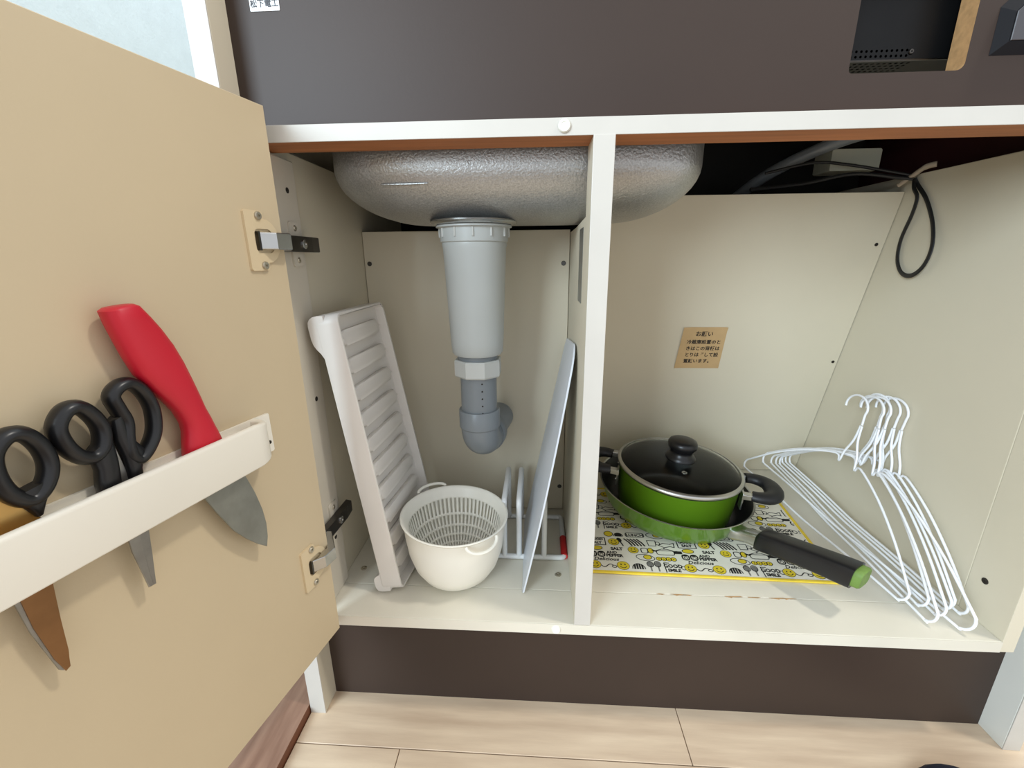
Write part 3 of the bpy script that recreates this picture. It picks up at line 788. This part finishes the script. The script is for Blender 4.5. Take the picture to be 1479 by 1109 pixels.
# ------------------------------------------------------------------ things in the right compartment
def build_mat():
    Mt = thing('place_mat', (0.55, 0.19, 0), 'cream kitchen mat with doodle print and yellow binding under the pans', 'mat')
    c00, c10, c11, c01 = Vector((0.3790, 0.0880, 0)), Vector((0.7055, 0.0815, 0)), Vector((0.7290, 0.2990, 0)), Vector((0.3790, 0.3055, 0))
    W, D = 0.330, 0.218
    def fr(x, y, h=0.0):
        u, v = x / W, y / D
        return (c00 * (1 - u) + c10 * u) * (1 - v) + (c01 * (1 - u) + c11 * u) * v + Vector((0, 0, h))
    bm = bmesh.new(); prism(bm, [(0, 0), (W, 0), (W, D), (0, D)], lambda a, b, t: fr(a, b, t), 0.0002, 0.0020)
    emit('cloth', bm, 'mat_cloth', Mt)
    for name, p, q in (('binding', (0, 0), (W, 0)), ('binding', (W, 0), (W, D)), ('binding', (0, D), (W, D))):
        bm = bmesh.new(); tube(bm, [fr(*p, .0016), fr((p[0] + q[0]) / 2, (p[1] + q[1]) / 2, .0016), fr(*q, .0016)], 0.0026, 8, up=(0, 0, 1), flat=0.6)
        emit(name, bm, 'mat_yellow', Mt, smooth=True)
    B, Yw, G = bmesh.new(), bmesh.new(), bmesh.new()
    Z = 0.0022
    def inside(x, y, m=0.004): return m < x < W - m and m < y < D - m
    def poly(bm, pts, z=Z):
        if not all(inside(x, y, 0.0028) for x, y in pts): return
        try: bm.faces.new([bm.verts.new(fr(x, y, z)) for x, y in pts])
        except ValueError: pass
    def stroke(bm, pts, wd=0.0008, closed=False, z=Z):
        wd *= 1.5
        n = len(pts)
        for i in range(n if closed else n - 1):
            a, b = Vector(pts[i]), Vector(pts[(i + 1) % n]); t = b - a
            if t.length < 1e-6: continue
            t.normalize(); nn = Vector((-t.y, t.x)) * wd / 2; e = t * wd * .3
            poly(bm, [tuple(a - e + nn), tuple(a - e - nn), tuple(b + e - nn), tuple(b + e + nn)], z)
    cache = {}
    def txt(s, x, y, size, bold=0.0, squeeze=1.0, shear=0.0):
        k = (s, size, bold, squeeze)
        if k not in cache: cache[k] = text_mesh(s, size, 'CENTER', bold, squeeze)
        vs = cache[k][0]
        if not all(inside(x + a + shear * b, y + b) for a, b in vs): return
        put_text(B, cache[k], lambda a, b: fr(a, b, Z), x, y, shear=shear)
    def smiley(x, y, r=0.0075):
        poly(B, circle(x, y, r + .0006, 20), Z); poly(Yw, circle(x, y, r, 20), Z + .0001)
        for s in (-1, 1): poly(B, circle(x + s * r * .33, y + r * .25, r * .13, 8, r * .2), Z + .0002)
        stroke(B, [(x + r * .55 * math.cos(math.radians(a)), y + r * .55 * math.sin(math.radians(a)) - r * .05) for a in range(200, 341, 20)], .0007, z=Z + .0002)
    def ell(x, y, a, b, wd=.0007, bm=None, rot=0.0): stroke(bm or B, circle(x, y, a, 22, b, rot), wd, True)
    def spoon(x, y, l, bm, rot=0.0):
        q = lambda a, b: (x + a * math.cos(rot) - b * math.sin(rot), y + a * math.sin(rot) + b * math.cos(rot))
        poly(bm, [q(*p) for p in circle(0, l * .75, l * .2, 14, l * .28)]); stroke(bm, [q(0, l * .5), q(0, 0)], .0013)
    def dome(x, y, r):
        stroke(B, [(x + r * math.cos(math.radians(a)), y + 1.2 * r * math.sin(math.radians(a))) for a in range(0, 181, 20)], .0008)
        for k in (-.6, -.2, .2, .6): stroke(B, [(x + k * r, y), (x + k * r * .95, y + 1.1 * r * math.sqrt(1 - k * k))], .0017)
    def egg(x, y):
        ell(x, y, .0125, .0065, rot=-.15); poly(Yw, circle(x + .003, y + .001, .0052, 16, .0042)); ell(x + .003, y + .001, .0054, .0044, .0006)
    def eggs(x, y):
        for k in range(4):
            poly(Yw, circle(x + k * .0066, y, .0034, 12, .0036)); ell(x + k * .0066, y, .0036, .0038, .0006); poly(B, circle(x + k * .0066, y - .0003, .0009, 8), Z + .0002)
    def pot(x, y):
        stroke(B, rrect(x - .012, x + .012, y - .004, y + .005, .003, 3), .0008, True); stroke(B, [(x - .012, y + .005), (x - .004, y + .0085), (x + .004, y + .0085), (x + .012, y + .005)], .0008)
        poly(B, circle(x, y + .0095, .0014, 8)); stroke(B, [(x - .012, y + .003), (x - .017, y + .0055)], .0020); stroke(B, [(x + .012, y + .003), (x + .016, y + .0045)], .0012)
    def cup(x, y):
        stroke(B, [(x - .006, y + .006), (x - .005, y - .006), (x + .005, y - .006), (x + .006, y + .006)], .0008, True); ell(x + .0085, y, .003, .0035)
    def fish(x, y):
        stroke(B, [(x - .011, y), (x - .004, y + .005), (x + .005, y + .003), (x + .011, y + .006), (x + .010, y - .004), (x + .005, y - .002), (x - .004, y - .005)], .0009, True)
    def tile(ox, oy):
        # front row
        dome(ox + .010, oy + .008, .0085); spoon(ox + .0265, oy + .005, .0175, G); spoon(ox + .0365, oy + .005, .018, G); ell(ox + .0265, oy + .018, .0042, .0055); ell(ox + .0365, oy + .0188, .0042, .0058)
        stroke(B, [(ox + .0455, oy + .0035), (ox + .0455, oy + .022), (ox + .052, oy + .022)], .0009)
        txt('GOOD', ox + .0565, oy + .0158, .0090, .0004, .88); txt('SMILE', ox + .0565, oy + .0075, .0078, .0004, .88)
        ell(ox + .0700, oy + .013, .0030, .0034); smiley(ox + .0790, oy + .0135)
        stroke(B, [(ox + .087 + .002 * i, oy + .012 - .003 * math.sin(i * .75)) for i in range(9)], .0009); ell(ox + .1045, oy + .0105, .0030, .0022)
        smiley(ox + .1165, oy + .0130, .0080)
        # second row
        egg(ox + .0230, oy + .0315); eggs(ox + .0410, oy + .0300)
        txt('AND', ox + .1050, oy + .0395, .0072, .0003, .92); txt('PEPPER', ox + .1080, oy + .0330, .0080, .0004, .92)
        txt('Delicious', ox + .0960, oy + .0250, .0092, .0002, .98, .25)
        for k in (0, 1):
            stroke(B, rrect(ox + .0740 + k * .0115, ox + .0830 + k * .0115, oy + .0300, oy + .0410, .004, 3), .0012, True); poly(B, circle(ox + .0785 + k * .0115, oy + .0395, .0038, 12, .0022)); ell(ox + .0785 + k * .0115, oy + .0342, .0022, .0022, .0006)
        # third row
        smiley(ox + .0090, oy + .0470, .0070); stroke(B, rrect(ox + .0200, ox + .0290, oy + .0410, oy + .0520, .003, 3), .0009, True); poly(Yw, circle(ox + .0330, oy + .0470, .0035, 12, .0055)); stroke(B, circle(ox + .0330, oy + .0470, .0038, 14, .0058), .0007, True)
        pot(ox + .0530, oy + .0430); poly(B, rrect(ox + .0650, ox + .0760, oy + .0420, oy + .0480, .001, 2)); poly(Yw, circle(ox + .0850, oy + .0490, .0075, 14, .0042)); ell(ox + .0850, oy + .0490, .0078, .0045)
        txt('SALT', ox + .1130, oy + .0480, .0082, .0004, .92)
        # fourth row
        for k in range(5): stroke(B, [(ox + .006 + k * .0045 - .006, oy + .072), (ox + .006 + k * .0045, oy + .064), (ox + .006 + k * .0045 + .003, oy + .057)], .0016)
        cup(ox + .0380, oy + .0640); fish(ox + .0580, oy + .0600)
        stroke(B, rrect(ox + .0740, ox + .0990, oy + .0560, oy + .0730, .001, 2), .0010, True); txt('GOOD', ox + .0865, oy + .0688, .0072, .0004, .88); txt('SALT', ox + .0865, oy + .0610, .0072, .0004, .88)
        smiley(ox + .1110, oy + .0640, .0075); spoon(ox + .1235, oy + .0560, .018, B, .3)
        # fifth row
        txt('LUNCH', ox + .0170, oy + .0815, .0082, .0003, .88); stroke(B, rrect(ox + .0040, ox + .0300, oy + .0770, oy + .0870, .003, 3), .0009, True)
        egg(ox + .0460, oy + .0820); txt('Delicious', ox + .0790, oy + .0830, .0092, .0002, .98, .25)
        poly(Yw, circle(ox + .1060, oy + .0830, .0060, 14)); ell(ox + .1060, oy + .0830, .0063, .0063); dome(ox + .1200, oy + .0780, .0065)
    for j in range(3):
        for i in range(-1, 4): tile(i * .127 + (-.062 if j % 2 == 0 else -.005), j * .0925 + .0005)
    for nm, b_, k_ in (('printed_lines', B, 'print_black'), ('printed_yellow', Yw, 'print_yellow'), ('printed_grey', G, 'print_grey')): emit(nm, b_, k_, Mt)['kind'] = 'stuff'
build_mat()

# pans stand slightly tilted towards the handle
TX, TY = -0.058, 0.050
TA = Vector((1, 0, TX)).normalized(); TB = Vector((0, 1, TY)); TB = (TB - TA * TB.dot(TA)).normalized(); TN = TA.cross(TB)
def tilt_frame(c):
    c = Vector(c); return lambda x, y, h: c + TA * x + TB * y + TN * h
PAN_C = Vector((0.5345, 0.2425, 0.0100))
def build_pan():
    P = thing('frying_pan', (PAN_C.x, PAN_C.y, 0.002), 'green frying pan with black grip holding the green pot', 'frying pan')
    fr = tilt_frame(PAN_C)
    prof = [(0, 0), (.0880, 0), (.0945, .0012), (.1010, .0055), (.1080, .0180), (.1150, .0385), (.1172, .0415), (.1182, .0425), (.1172, .0430), (.1152, .0418), (.1080, .0210), (.1000, .0085), (.0940, .0042), (.0880, .0032), (0, .0032)]
    mats = [0, 0, 0, 0, 0, 0, 2, 2, 2] + [1] * 5
    bm = bmesh.new(); lathe(bm, prof, 96, fr, mats)
    emit('body', bm, ['green_enamel', 'nonstick', 'aluminium'], P, smooth=True, angle=50)
    a = math.radians(-56); e = Vector((math.cos(a), math.sin(a))); t = Vector((-e.y, e.x))
    def hf(r, s, h): return fr(e.x * r + t.x * s, e.y * r + t.y * s, h)
    def hloft(rows, mat, name, ex=3.8, seg=28):
        bm = bmesh.new(); rings = []
        for r, h, hw, hh in rows:
            ring = []
            for i in range(seg):
                q = 2 * math.pi * i / seg; ca, sa = math.cos(q), math.sin(q)
                ring.append(bm.verts.new(hf(r, hw * math.copysign(abs(ca) ** (2 / ex), ca), h + hh * math.copysign(abs(sa) ** (2 / ex), sa))))
            rings.append(ring)
        for A, B in zip(rings, rings[1:]):
            for k in range(seg): bm.faces.new([A[k], A[(k + 1) % seg], B[(k + 1) % seg], B[k]])
        bm.faces.new(rings[0][::-1]); bm.faces.new(rings[-1])
        return emit(name, bm, mat, P, smooth=True, angle=50)
    hloft([(.1110, .0255, .0140, .0095), (.1160, .0262, .0140, .0095), (.1210, .0275, .0122, .0090), (.1300, .0312, .0108, .0085), (.1420, .0352, .0112, .0095), (.1475, .0368, .0115, .0100)], 'aluminium', 'bracket')
    for s in (-.0075, .0075):
        rv = bmesh.new()
        lathe(rv, [(.0026, -.001), (.0026, .0010), (.0016, .0020), (0, .0022)], 14, lambda x, y, h, s=s: hf(.1165 + h * 1.2, s + x, .0285 + y))
        emit('rivet', rv, 'steel', P, smooth=True)
    hloft([(.1440, .0360, .0112, .0100), (.1460, .0370, .0142, .0136), (.1500, .0385, 0.0151, 0.0145), (.1700, .0440, 0.0148, 0.0142), (.1950, .0505, 0.0146, 0.0139), (.2200, .0565, 0.0148, 0.0142), (.2420, .0612, 0.0155, 0.0146), (.2520, .0632, 0.0155, 0.0145)], 'black_plastic', 'grip')
    hloft([(.2515, .0632, .0135, .0116), (.2580, .0645, .0134, .0114), (.2600, .0648, .0122, .0102)], 'green_cap', 'end_cap')
build_pan()

POT_C = PAN_C + TA * 0.000 + TB * (-0.006) + TN * 0.0034
POT_H = 0.0735
def build_pot():
    P = thing('cooking_pot', POT_C, 'green two-handled cooking pot sitting in the green frying pan', 'pot')
    fr = tilt_frame(POT_C)
    prof = [(0, 0), (.0760, 0), (.0805, .0016), (.0845, .0060), (.0865, .0120), (.0905, .0690), (.0922, .0712), (.0930, .0725), (.0918, .0732), (.0898, .0715), (.0846, .0130), (.0825, .0075), (.0770, .0030), (0, .0030)]
    mats = [0] * 5 + [2, 2, 2] + [1] * 5
    bm = bmesh.new(); lathe(bm, prof, 96, fr, mats)
    emit('body', bm, ['green_enamel', 'nonstick', 'aluminium'], P, smooth=True, angle=50)
    for a0 in (-14, 166):
        a = math.radians(a0); e = Vector((math.cos(a), math.sin(a))); t = Vector((-e.y, e.x))
        hf = lambda r, s, h: fr(e.x * r + t.x * s, e.y * r + t.y * s, h)
        hz = 0.0600
        pts = [(.1030, -.0270), (.1130, -.0285), (.1240, -.0260), (.1330, -.0185), (.1370, -.0070), (.1370, .0070), (.1330, .0185), (.1240, .0260), (.1130, .0285), (.1030, .0270)]
        sp = spline([Vector((r, s, 0)) for r, s in pts], 4)
        n = len(sp); rad = []
        for i in range(n):
            q = abs(i / (n - 1) - .5) * 2; rad.append(.0135 - .0040 * q)
        bm = bmesh.new(); tube(bm, [hf(p.x, p.y, hz) for p in sp], rad, 16, up=TN, flat=0.72)
        emit('grip', bm, 'black_soft', P, smooth=True, angle=60)
        for s in (-1, 1):
            bm = bmesh.new()
            # sheet metal strap from pot wall to the grip
            prism(bm, [(.0885, s * .0250), (.0885, s * .0370), (.1060, s * .0345), (.1060, s * .0255)], hf, hz - .0040, hz + .0040, bevel=.0008)
            prism(bm, rrect(.0888, .0915, min(s * .0200, s * .0350), max(s * .0200, s * .0350), .001), hf, hz - .0220, hz + .0050, bevel=.0006)
            b = emit('bracket', bm, 'aluminium', P)
        for s in (-1, 1):
            bm = bmesh.new(); lathe(bm, [(.0024, 0), (.0024, .0012), (.0014, .0020), (0, .0021)], 12, lambda x, y, h, s=s: hf(.0914 + h, s * .0275 + x, hz - .0150 + y))
            emit('rivet', bm, 'steel', P, smooth=True)
build_pot()
def build_lid():
    C = POT_C + TN * POT_H
    Ld = thing('pot_lid', C, 'dark glass lid with steel rim and round black knob on the pot', 'lid')
    fr = tilt_frame(C)
    bm = bmesh.new()
    n = 12
    up = [(.0900 * math.cos(math.radians(90 * i / n)) if i < n else 0, .0020 + .0140 * math.sin(math.radians(90 * i / n))) for i in range(n + 1)]
    lo = [(r * .985, h - .0026) for r, h in reversed(up)]
    lathe(bm, up + lo, 80, fr, closed=True)
    emit('glass', bm, 'lid_glass', Ld, smooth=True, angle=60)
    bm = bmesh.new(); lathe(bm, [(.0940, -.0004), (.0945, .0014), (.0935, .0034), (.0895, .0046), (.0890, .0036), (.0905, .0010), (.0900, -.0004)], 96, fr, closed=True)
    emit('rim', bm, 'aluminium', Ld, smooth=True, angle=50)
    bm = bmesh.new()
    lathe(bm, [(0, .0130), (.0225, .0130), (.0230, .0160), (.0205, .0200), (.0170, .0235), (.0165, .0280), (.0190, .0310), (.0215, .0345), (.0220, .0400), (.0200, .0440), (.0140, .0465), (0, .0470)], 40, fr)
    emit('knob', bm, 'black_plastic', Ld, smooth=True, angle=60)
    bm = bmesh.new(); a = math.radians(-100); r = .047; h = .0020 + .0140 * math.sqrt(1 - (r / .09) ** 2) - .0006
    lathe(bm, [(.0018, 0), (.0040, .0004), (.0040, .0016), (.0030, .0020), (.0018, .0016)], 20, lambda x, y, hh: fr(r * math.cos(a) + x, r * math.sin(a) + y, h + hh), closed=True)
    emit('vent_ring', bm, 'steel', Ld, smooth=True)
build_lid()

def build_hangers():
    # (front corner, back corner, neck centre, hook lean)
    spots = [
        ((0.7890, 0.005, 0.0022), (0.7330, 0.352, 0.0440), (0.7930, 0.190, 0.1120), 0.010, 0.000),
        ((0.7600, 0.016, 0.0022), (0.7560, 0.366, 0.0340), (0.7905, 0.196, 0.1100), 0.009, 0.006),
        ((0.7545, 0.048, 0.0022), (0.7080, 0.366, 0.0250), (0.7780, 0.213, 0.1080), 0.012, 0.002),
        ((0.7700, 0.040, 0.0022), (0.7680, 0.372, 0.0300), (0.7980, 0.206, 0.1090), 0.006, -0.004),
        ((0.7780, 0.026, 0.0022), (0.7740, 0.370, 0.0300), (0.8020, 0.198, 0.1110), 0.005, -0.008),
        ((0.7930, 0.036, 0.0022), (0.7800, 0.374, 0.0320), (0.8050, 0.200, 0.1130), 0.004, 0.004),
        ((0.8000, 0.040, 0.0022), (0.7860, 0.374, 0.0330), (0.8080, 0.188, 0.1140), 0.003, -0.012),
        ((0.8060, 0.030, 0.0022), (0.7920, 0.372, 0.0330), (0.8110, 0.178, 0.1150), 0.0015, -0.016),
    ]
    for hi, (F, Bk, N, lean, dy) in enumerate(spots):
        F, Bk, N = Vector(F), Vector(Bk), Vector(N)
        y = Vector((0, 1, 0)); up = Vector((lean / 0.09, 0, 1)).normalized()
        top = N + up * 0.058
        # closed body: stem foot front -> front shoulder -> corner -> bar -> corner -> back shoulder -> stem foot back
        fs = N - y * 0.017 - up * 0.006; bs = N + y * 0.017 - up * 0.006
        f1 = N - y * 0.026 + up * 0.001; b1 = N + y * 0.028 + up * 0.002
        def fillet(A, d1, d2, rr, n=8):
            """arc whose tip is A, between the directions d1 and d2"""
            bis = (d1 + d2).normalized(); half = d1.angle(d2) / 2; al = math.pi / 2 - half
            perp = (d1 - bis * d1.dot(bis)).normalized(); c = A + bis * rr
            return [c - bis * rr * math.cos(al * (1 - 2 * k / n)) + perp * rr * math.sin(al * (1 - 2 * k / n)) for k in range(n + 1)]
        rr = 0.0095 if hi else 0.0120
        bar = (Bk - F).normalized()
        aF = F + Vector((0, 0, rr * 0.8)); aB = Bk + Vector((0, 0, 0.004))
        arcF = fillet(aF, (f1 - aF).normalized(), bar, rr); arcB = fillet(aB, -bar, (b1 - aB).normalized(), rr)
        pts = [top - y * 0.0012, N + up * 0.034 - y * 0.004, N + up * 0.012 - y * 0.013, fs, f1]
        pts += [f1.lerp(arcF[0], 0.35) + up * 0.010, f1.lerp(arcF[0], 0.7) + up * 0.009]
        pts += arcF
        mid = arcF[-1].lerp(arcB[0], 0.5); mid.z = max(0.0022, mid.z - 0.003)
        pts += [arcF[-1].lerp(arcB[0], 0.25), mid, arcF[-1].lerp(arcB[0], 0.75)] + arcB
        pts += [b1.lerp(arcB[-1], 0.7) + up * 0.009, b1.lerp(arcB[-1], 0.35) + up * 0.010]
        pts += [b1, bs, N + up * 0.012 + y * 0.013, N + up * 0.034 + y * 0.004, top + y * 0.0012]
        # hook continues from the stem
        hk = []
        for i in range(0, 11):
            q = math.radians(-20 + 215 * i / 10)
            hk.append(top + y * (0.0205 - 0.0215 * math.cos(q) + dy * .2) + up * (0.022 + 0.0175 * math.sin(q)))
        pts2 = [top - y * 0.0005 + up * 0.001] + hk
        bm = bmesh.new()
        sp = spline(pts, 4)
        for p in sp: p.z = max(p.z, 0.0018); p.x = min(p.x, XR - 0.0022)
        tube(bm, sp, 0.0016, 8)
        sp2 = spline(pts2, 3)
        for p in sp2: p.x = min(p.x, XR - 0.0022)
        tube(bm, sp2, 0.0016, 8)
        o = emit('wire_hanger', bm, 'hanger_coat', smooth=True, angle=80)
        tag(o, {0: 'white wire hanger whose front corner reaches closest to the cabinet floor edge', 2: 'white wire hanger whose rear corner reaches over to the pot handle'}.get(hi, 'white coated wire hanger in the bundle leaning on the cabinet wall'), 'hanger', 'wire hangers beside the pans')
build_hangers()

def build_notice():
    n = Vector((0, -PZ, -(PB - PT))).normalized(); upv = Vector((0, PT - PB, PZ)).normalized()
    O = Vector((0.5905, panel_y(0.2558), 0.2558))
    def fr(a, b, t=0.0): return O + Vector((1, 0, 0)) * a + upv * b + n * t
    N = thing('paper_notice', O, 'tan paper notice with Japanese writing on the cabinet back panel', 'notice')
    W2, H2 = 0.0355, 0.0380
    bm = bmesh.new()
    # sheet with a lifted left edge
    nx, ny = 16, 10; V = {}
    for i in range(nx + 1):
        for j in range(ny + 1):
            x = -W2 + 2 * W2 * i / nx; yv = -H2 + 2 * H2 * j / ny
            lift = 0.0004 + 0.0022 * max(0, 1 - i / 4.0) ** 2 * (0.3 + 0.7 * j / ny) + (0.0015 if i == nx and j == ny else 0)
            sk = -0.004 * (1 - j / ny) * (1 - i / nx)
            V[i, j] = bm.verts.new(fr(x + sk, yv, lift))
    for i in range(nx):
        for j in range(ny): bm.faces.new([V[i, j], V[i + 1, j], V[i + 1, j + 1], V[i, j + 1]])
    emit('sheet', bm, 'paper_tan', N, smooth=True)
    bm = bmesh.new()
    put_text(bm, text_mesh('お願い', 0.0096, 'CENTER', 0.0002), lambda a, b: fr(a, b, 0.0008), 0.000, 0.0255)
    for k, s in enumerate(('冷蔵庫設置のと', 'きはこの背板は', 'とりはずして設', '置願います。')):
        put_text(bm, text_mesh(s, 0.0080, 'LEFT', 0.00018), lambda a, b: fr(a, b, 0.0008), -0.0262, 0.0110 - 0.0118 * k)
    emit('lettering', bm, 'ink', N)['kind'] = 'stuff'
build_notice()

def build_sticker():
    O = Vector((0.0814, 0.0263, 0.6108))
    S = thing('maker_sticker', O, 'small white sticker with black Japanese lettering on the dark front panel', 'sticker')
    bm = bmesh.new(); prism(bm, rrect(0.0685, 0.0942, 0.6058, 0.6158, 0.0006), frame_front, 0.0258, 0.0262)
    emit('backing', bm, 'label_white', S)
    bm = bmesh.new(); put_text(bm, text_mesh('松下電工', 0.0062, 'CENTER', 0.00012), lambda a, b: Vector((a, 0.02565, b)), 0.0814, 0.6108)
    emit('lettering', bm, 'label_ink', S)['kind'] = 'stuff'
build_sticker()

def build_housing():
    """black perforated metal housing seen through the cut-out"""
    y0, z0 = 0.0560, 0.5648; x0, x1, y1, z1 = 0.556, 0.690, 0.150, 0.640
    Hs = thing('appliance_housing', ((x0 + x1) / 2, 0.10, z0), 'black perforated metal housing behind the cut-out in the dark panel', 'housing')
    def perforated(name, u0, u1, v0, v1, frame, holes_v, hole_u, r, pitch):
        bm = bmesh.new(); ns = 10
        cells = []
        us = []; u = hole_u[0]
        while u <= hole_u[1]: us.append(u); u += pitch
        vs = holes_v
        # cell strips
        ub = [u0] + [k - pitch / 2 for k in us] + [us[-1] + pitch / 2, u1]
        vb = [v0] + [v - pitch * .45 for v in vs] + [vs[-1] + pitch * .45, v1]
        nu, nv = len(ub) - 1, len(vb) - 1
        for i in range(nu):
            for j in range(nv):
                a, b, c, d = ub[i], ub[i + 1], vb[j], vb[j + 1]
                q = [(a, c), (b, c), (b, d), (a, d)]
                if 1 <= i <= len(us) and 1 <= j <= len(vs):
                    cu, cv = us[i - 1], vs[j - 1]
                    # ring cell: quad split into 4 trapezoids around an octagonal hole
                    octo = [(cu + r * math.cos(math.radians(t)), cv + r * math.sin(math.radians(t))) for t in (225, 270, 315, 360, 45, 90, 135, 180)]
                    for k in range(4):
                        o0, o1, o2 = octo[2 * k], octo[(2 * k + 1) % 8], octo[(2 * k + 2) % 8]
                        P0, P1 = q[k], q[(k + 1) % 4]
                        bm.faces.new([bm.verts.new(frame(*p)) for p in (P0, P1, o2, o1, o0)])
                else: bm.faces.new([bm.verts.new(frame(*p)) for p in q])
        bmesh.ops.remove_doubles(bm, verts=bm.verts[:], dist=1e-5)
        return emit(name, bm, 'black_metal', Hs)
    perforated('front_plate', x0, x1, z0, z1, lambda a, b: Vector((a, y0, b)), [z0 + 0.0038, z0 + 0.0078, ], (0.572, 0.632), 0.0011, 0.0042)
    perforated('bottom_plate', x0, x1, y0, y1, lambda a, b: Vector((a, b, z0)), [y0 + 0.005, y0 + 0.0105, y0 + 0.016, y0 + 0.0215, y0 + 0.027], (0.572, 0.640), 0.0014, 0.0050)
    bm = bmesh.new()
    for q in ([(x0, y0, z0), (x0, y1, z0), (x0, y1, z1), (x0, y0, z1)], [(x1, y0, z0), (x1, y1, z0), (x1, y1, z1), (x1, y0, z1)], [(x0, y1, z0), (x1, y1, z0), (x1, y1, z1), (x0, y1, z1)], [(x0, y0, z1), (x1, y0, z1), (x1, y1, z1), (x0, y1, z1)]):
        bm.faces.new([bm.verts.new(p) for p in q])
    emit('shell', bm, 'black_metal', Hs)
    bm = bmesh.new(); tube(bm, [(x0, y0 - .0003, z0 + .0004), (x1, y0 - .0003, z0 + .0004)], .0009, 8)
    emit('folded_edge', bm, 'steel_dark', Hs, smooth=True)
    screw(Hs, (0.6340, y0, z0 + 0.0065), (0, -1, 0), 0.0022, 0.0012, mat='steel_dark')
build_housing()

def build_switch():
    x0, x1, z0, z1, yb, yf = 0.6735, 0.7300, 0.5555, 0.5960, 0.0261, 0.0200
    S = thing('control_block', (0.70, 0.0263, z0), 'raised dark grey control block beside the cut-out on the dark panel', 'control')
    bm = bmesh.new()
    def outl(i, c): return [(x0 + i, z0 + i), (x1 - i, z0 + i), (x1 - i, z1 - i), (x0 + i + c, z1 - i), (x0 + i, z1 - i - c)]
    A = [bm.verts.new((x, yb, z)) for x, z in outl(0, .008)]; B = [bm.verts.new((x, yf, z)) for x, z in outl(.0070, .0065)]
    for k in range(5): bm.faces.new([A[k], A[(k + 1) % 5], B[(k + 1) % 5], B[k]])
    bm.faces.new(A[::-1]); bm.faces.new(B)
    emit('bezel', bm, 'knob_dark', S)
    bm = bmesh.new(); prism(bm, outl(.0075, .0063), frame_front, yf - .0012, yf - .0001, bevel=.0004, seg=1)
    emit('face_plate', bm, 'knob_grey', S)
build_switch()

def build_cables():
    bm = bmesh.new()
    prism(bm, rrect(0.728, 0.795, 0.5195, 0.5475, 0.002), frame_front, 0.300, 0.340, bevel=0.001)
    J = emit('junction_box', bm, 'box_plastic'); tag(J, 'off-white plastic box in the dark gap above the back panel', 'box')
    bm = bmesh.new(); tube(bm, spline([(0.640, 0.300, 0.5180), (0.700, 0.292, 0.5290), (0.745, 0.288, 0.5250), (0.790, 0.272, 0.5130), (0.812, 0.262, 0.5060)], 6), 0.0020, 8)
    o = emit('power_cable', bm, 'cable_black', smooth=True); tag(o, 'black cable crossing in front of the off-white box', 'cable')
    bm = bmesh.new(); tube(bm, spline([(0.620, 0.296, 0.4960), (0.690, 0.292, 0.5020), (0.750, 0.282, 0.5120), (0.800, 0.266, 0.5040), (0.813, 0.258, 0.5010)], 6), 0.0026, 8)
    o = emit('power_cable', bm, 'cable_black', smooth=True); tag(o, 'thick black cable lying along the top of the back panel', 'cable')
    bm = bmesh.new(); tube(bm, spline([(0.600, 0.400, 0.4600), (0.660, 0.350, 0.5200), (0.720, 0.300, 0.5520), (0.775, 0.270, 0.5660), (0.810, 0.230, 0.5660)], 6), 0.0085, 14)
    o = emit('grey_hose', bm, 'pipe_dark', smooth=True); tag(o, 'grey hose running up in the dark gap above the box', 'hose')
    # clip on the wall top
    bm = bmesh.new(); tube(bm, spline([(0.806, 0.272, 0.4950), (0.812, 0.258, 0.5050), (0.816, 0.246, 0.5130), (0.823, 0.238, 0.5150)], 5), [0.0030] * 10 + [0.0036] * 6, 10)
    o = emit('cable_clip', bm, 'putty', smooth=True); tag(o, 'beige clip on top of the cabinet wall holding the black strap', 'clip')
    # hanging strap loop
    X = 0.8145
    cl = [(0.2580, 0.5010), (0.2530, 0.4890), (0.2440, 0.4760), (0.2480, 0.4550), (0.2590, 0.4250), (0.2580, 0.3980), (0.2440, 0.3800), (0.2240, 0.3770), (0.2080, 0.3900), (0.2040, 0.4130), (0.2140, 0.4420), (0.2330, 0.4720), (0.2510, 0.4920), (0.2560, 0.5010)]
    sp = spline([(X - 0.002 * math.sin(i), y, z) for i, (y, z) in enumerate(cl)], 5)
    bm = bmesh.new(); tube(bm, sp, 0.0030, 8, flat=0.45, up=(1, 0, 0))
    o = emit('strap_loop', bm, 'cable_black', smooth=True); tag(o, 'black strap loop hanging from the clip on the cabinet wall', 'strap')
build_cables()

def build_slipper():
    S = thing('slipper', (0.757, -0.17, FZ), 'dark navy slipper on the plank floor before the cabinet', 'slipper')
    def outline(k=1.0):
        pts = []
        for i in range(40):
            a = 2 * math.pi * i / 40
            x = 0.047 * math.sin(a) * (1 - 0.18 * math.cos(a) * -1 * 0.5); y = 0.125 * math.cos(a)
            pts.append((0.757 + x * k * 1.55, -0.157 + y * k))
        return pts
    bm = bmesh.new(); prism(bm, outline(), frame_z, FZ + 0.0002, FZ + 0.014, bevel=0.002)
    emit('sole', bm, 'slipper_sole', S, smooth=True)
    bm = bmesh.new(); rings = []
    for j in range(9):
        t = math.radians(90 * j / 8); k = max(0.02, math.cos(t) ** 0.6); ring = []
        for (x, y) in outline(k):
            ring.append(bm.verts.new((x, y if y > -0.19 else -0.19 + (y + 0.19) * .2, FZ + 0.014 + 0.036 * math.sin(t))))
        rings.append(ring)
    for A, B in zip(rings, rings[1:]):
        for k in range(40): bm.faces.new([A[k], A[(k + 1) % 40], B[(k + 1) % 40], B[k]])
    bm.faces.new(rings[-1]); bm.faces.new(rings[0][::-1])
    emit('upper', bm, 'slipper_navy', S, smooth=True, angle=70)
build_slipper()
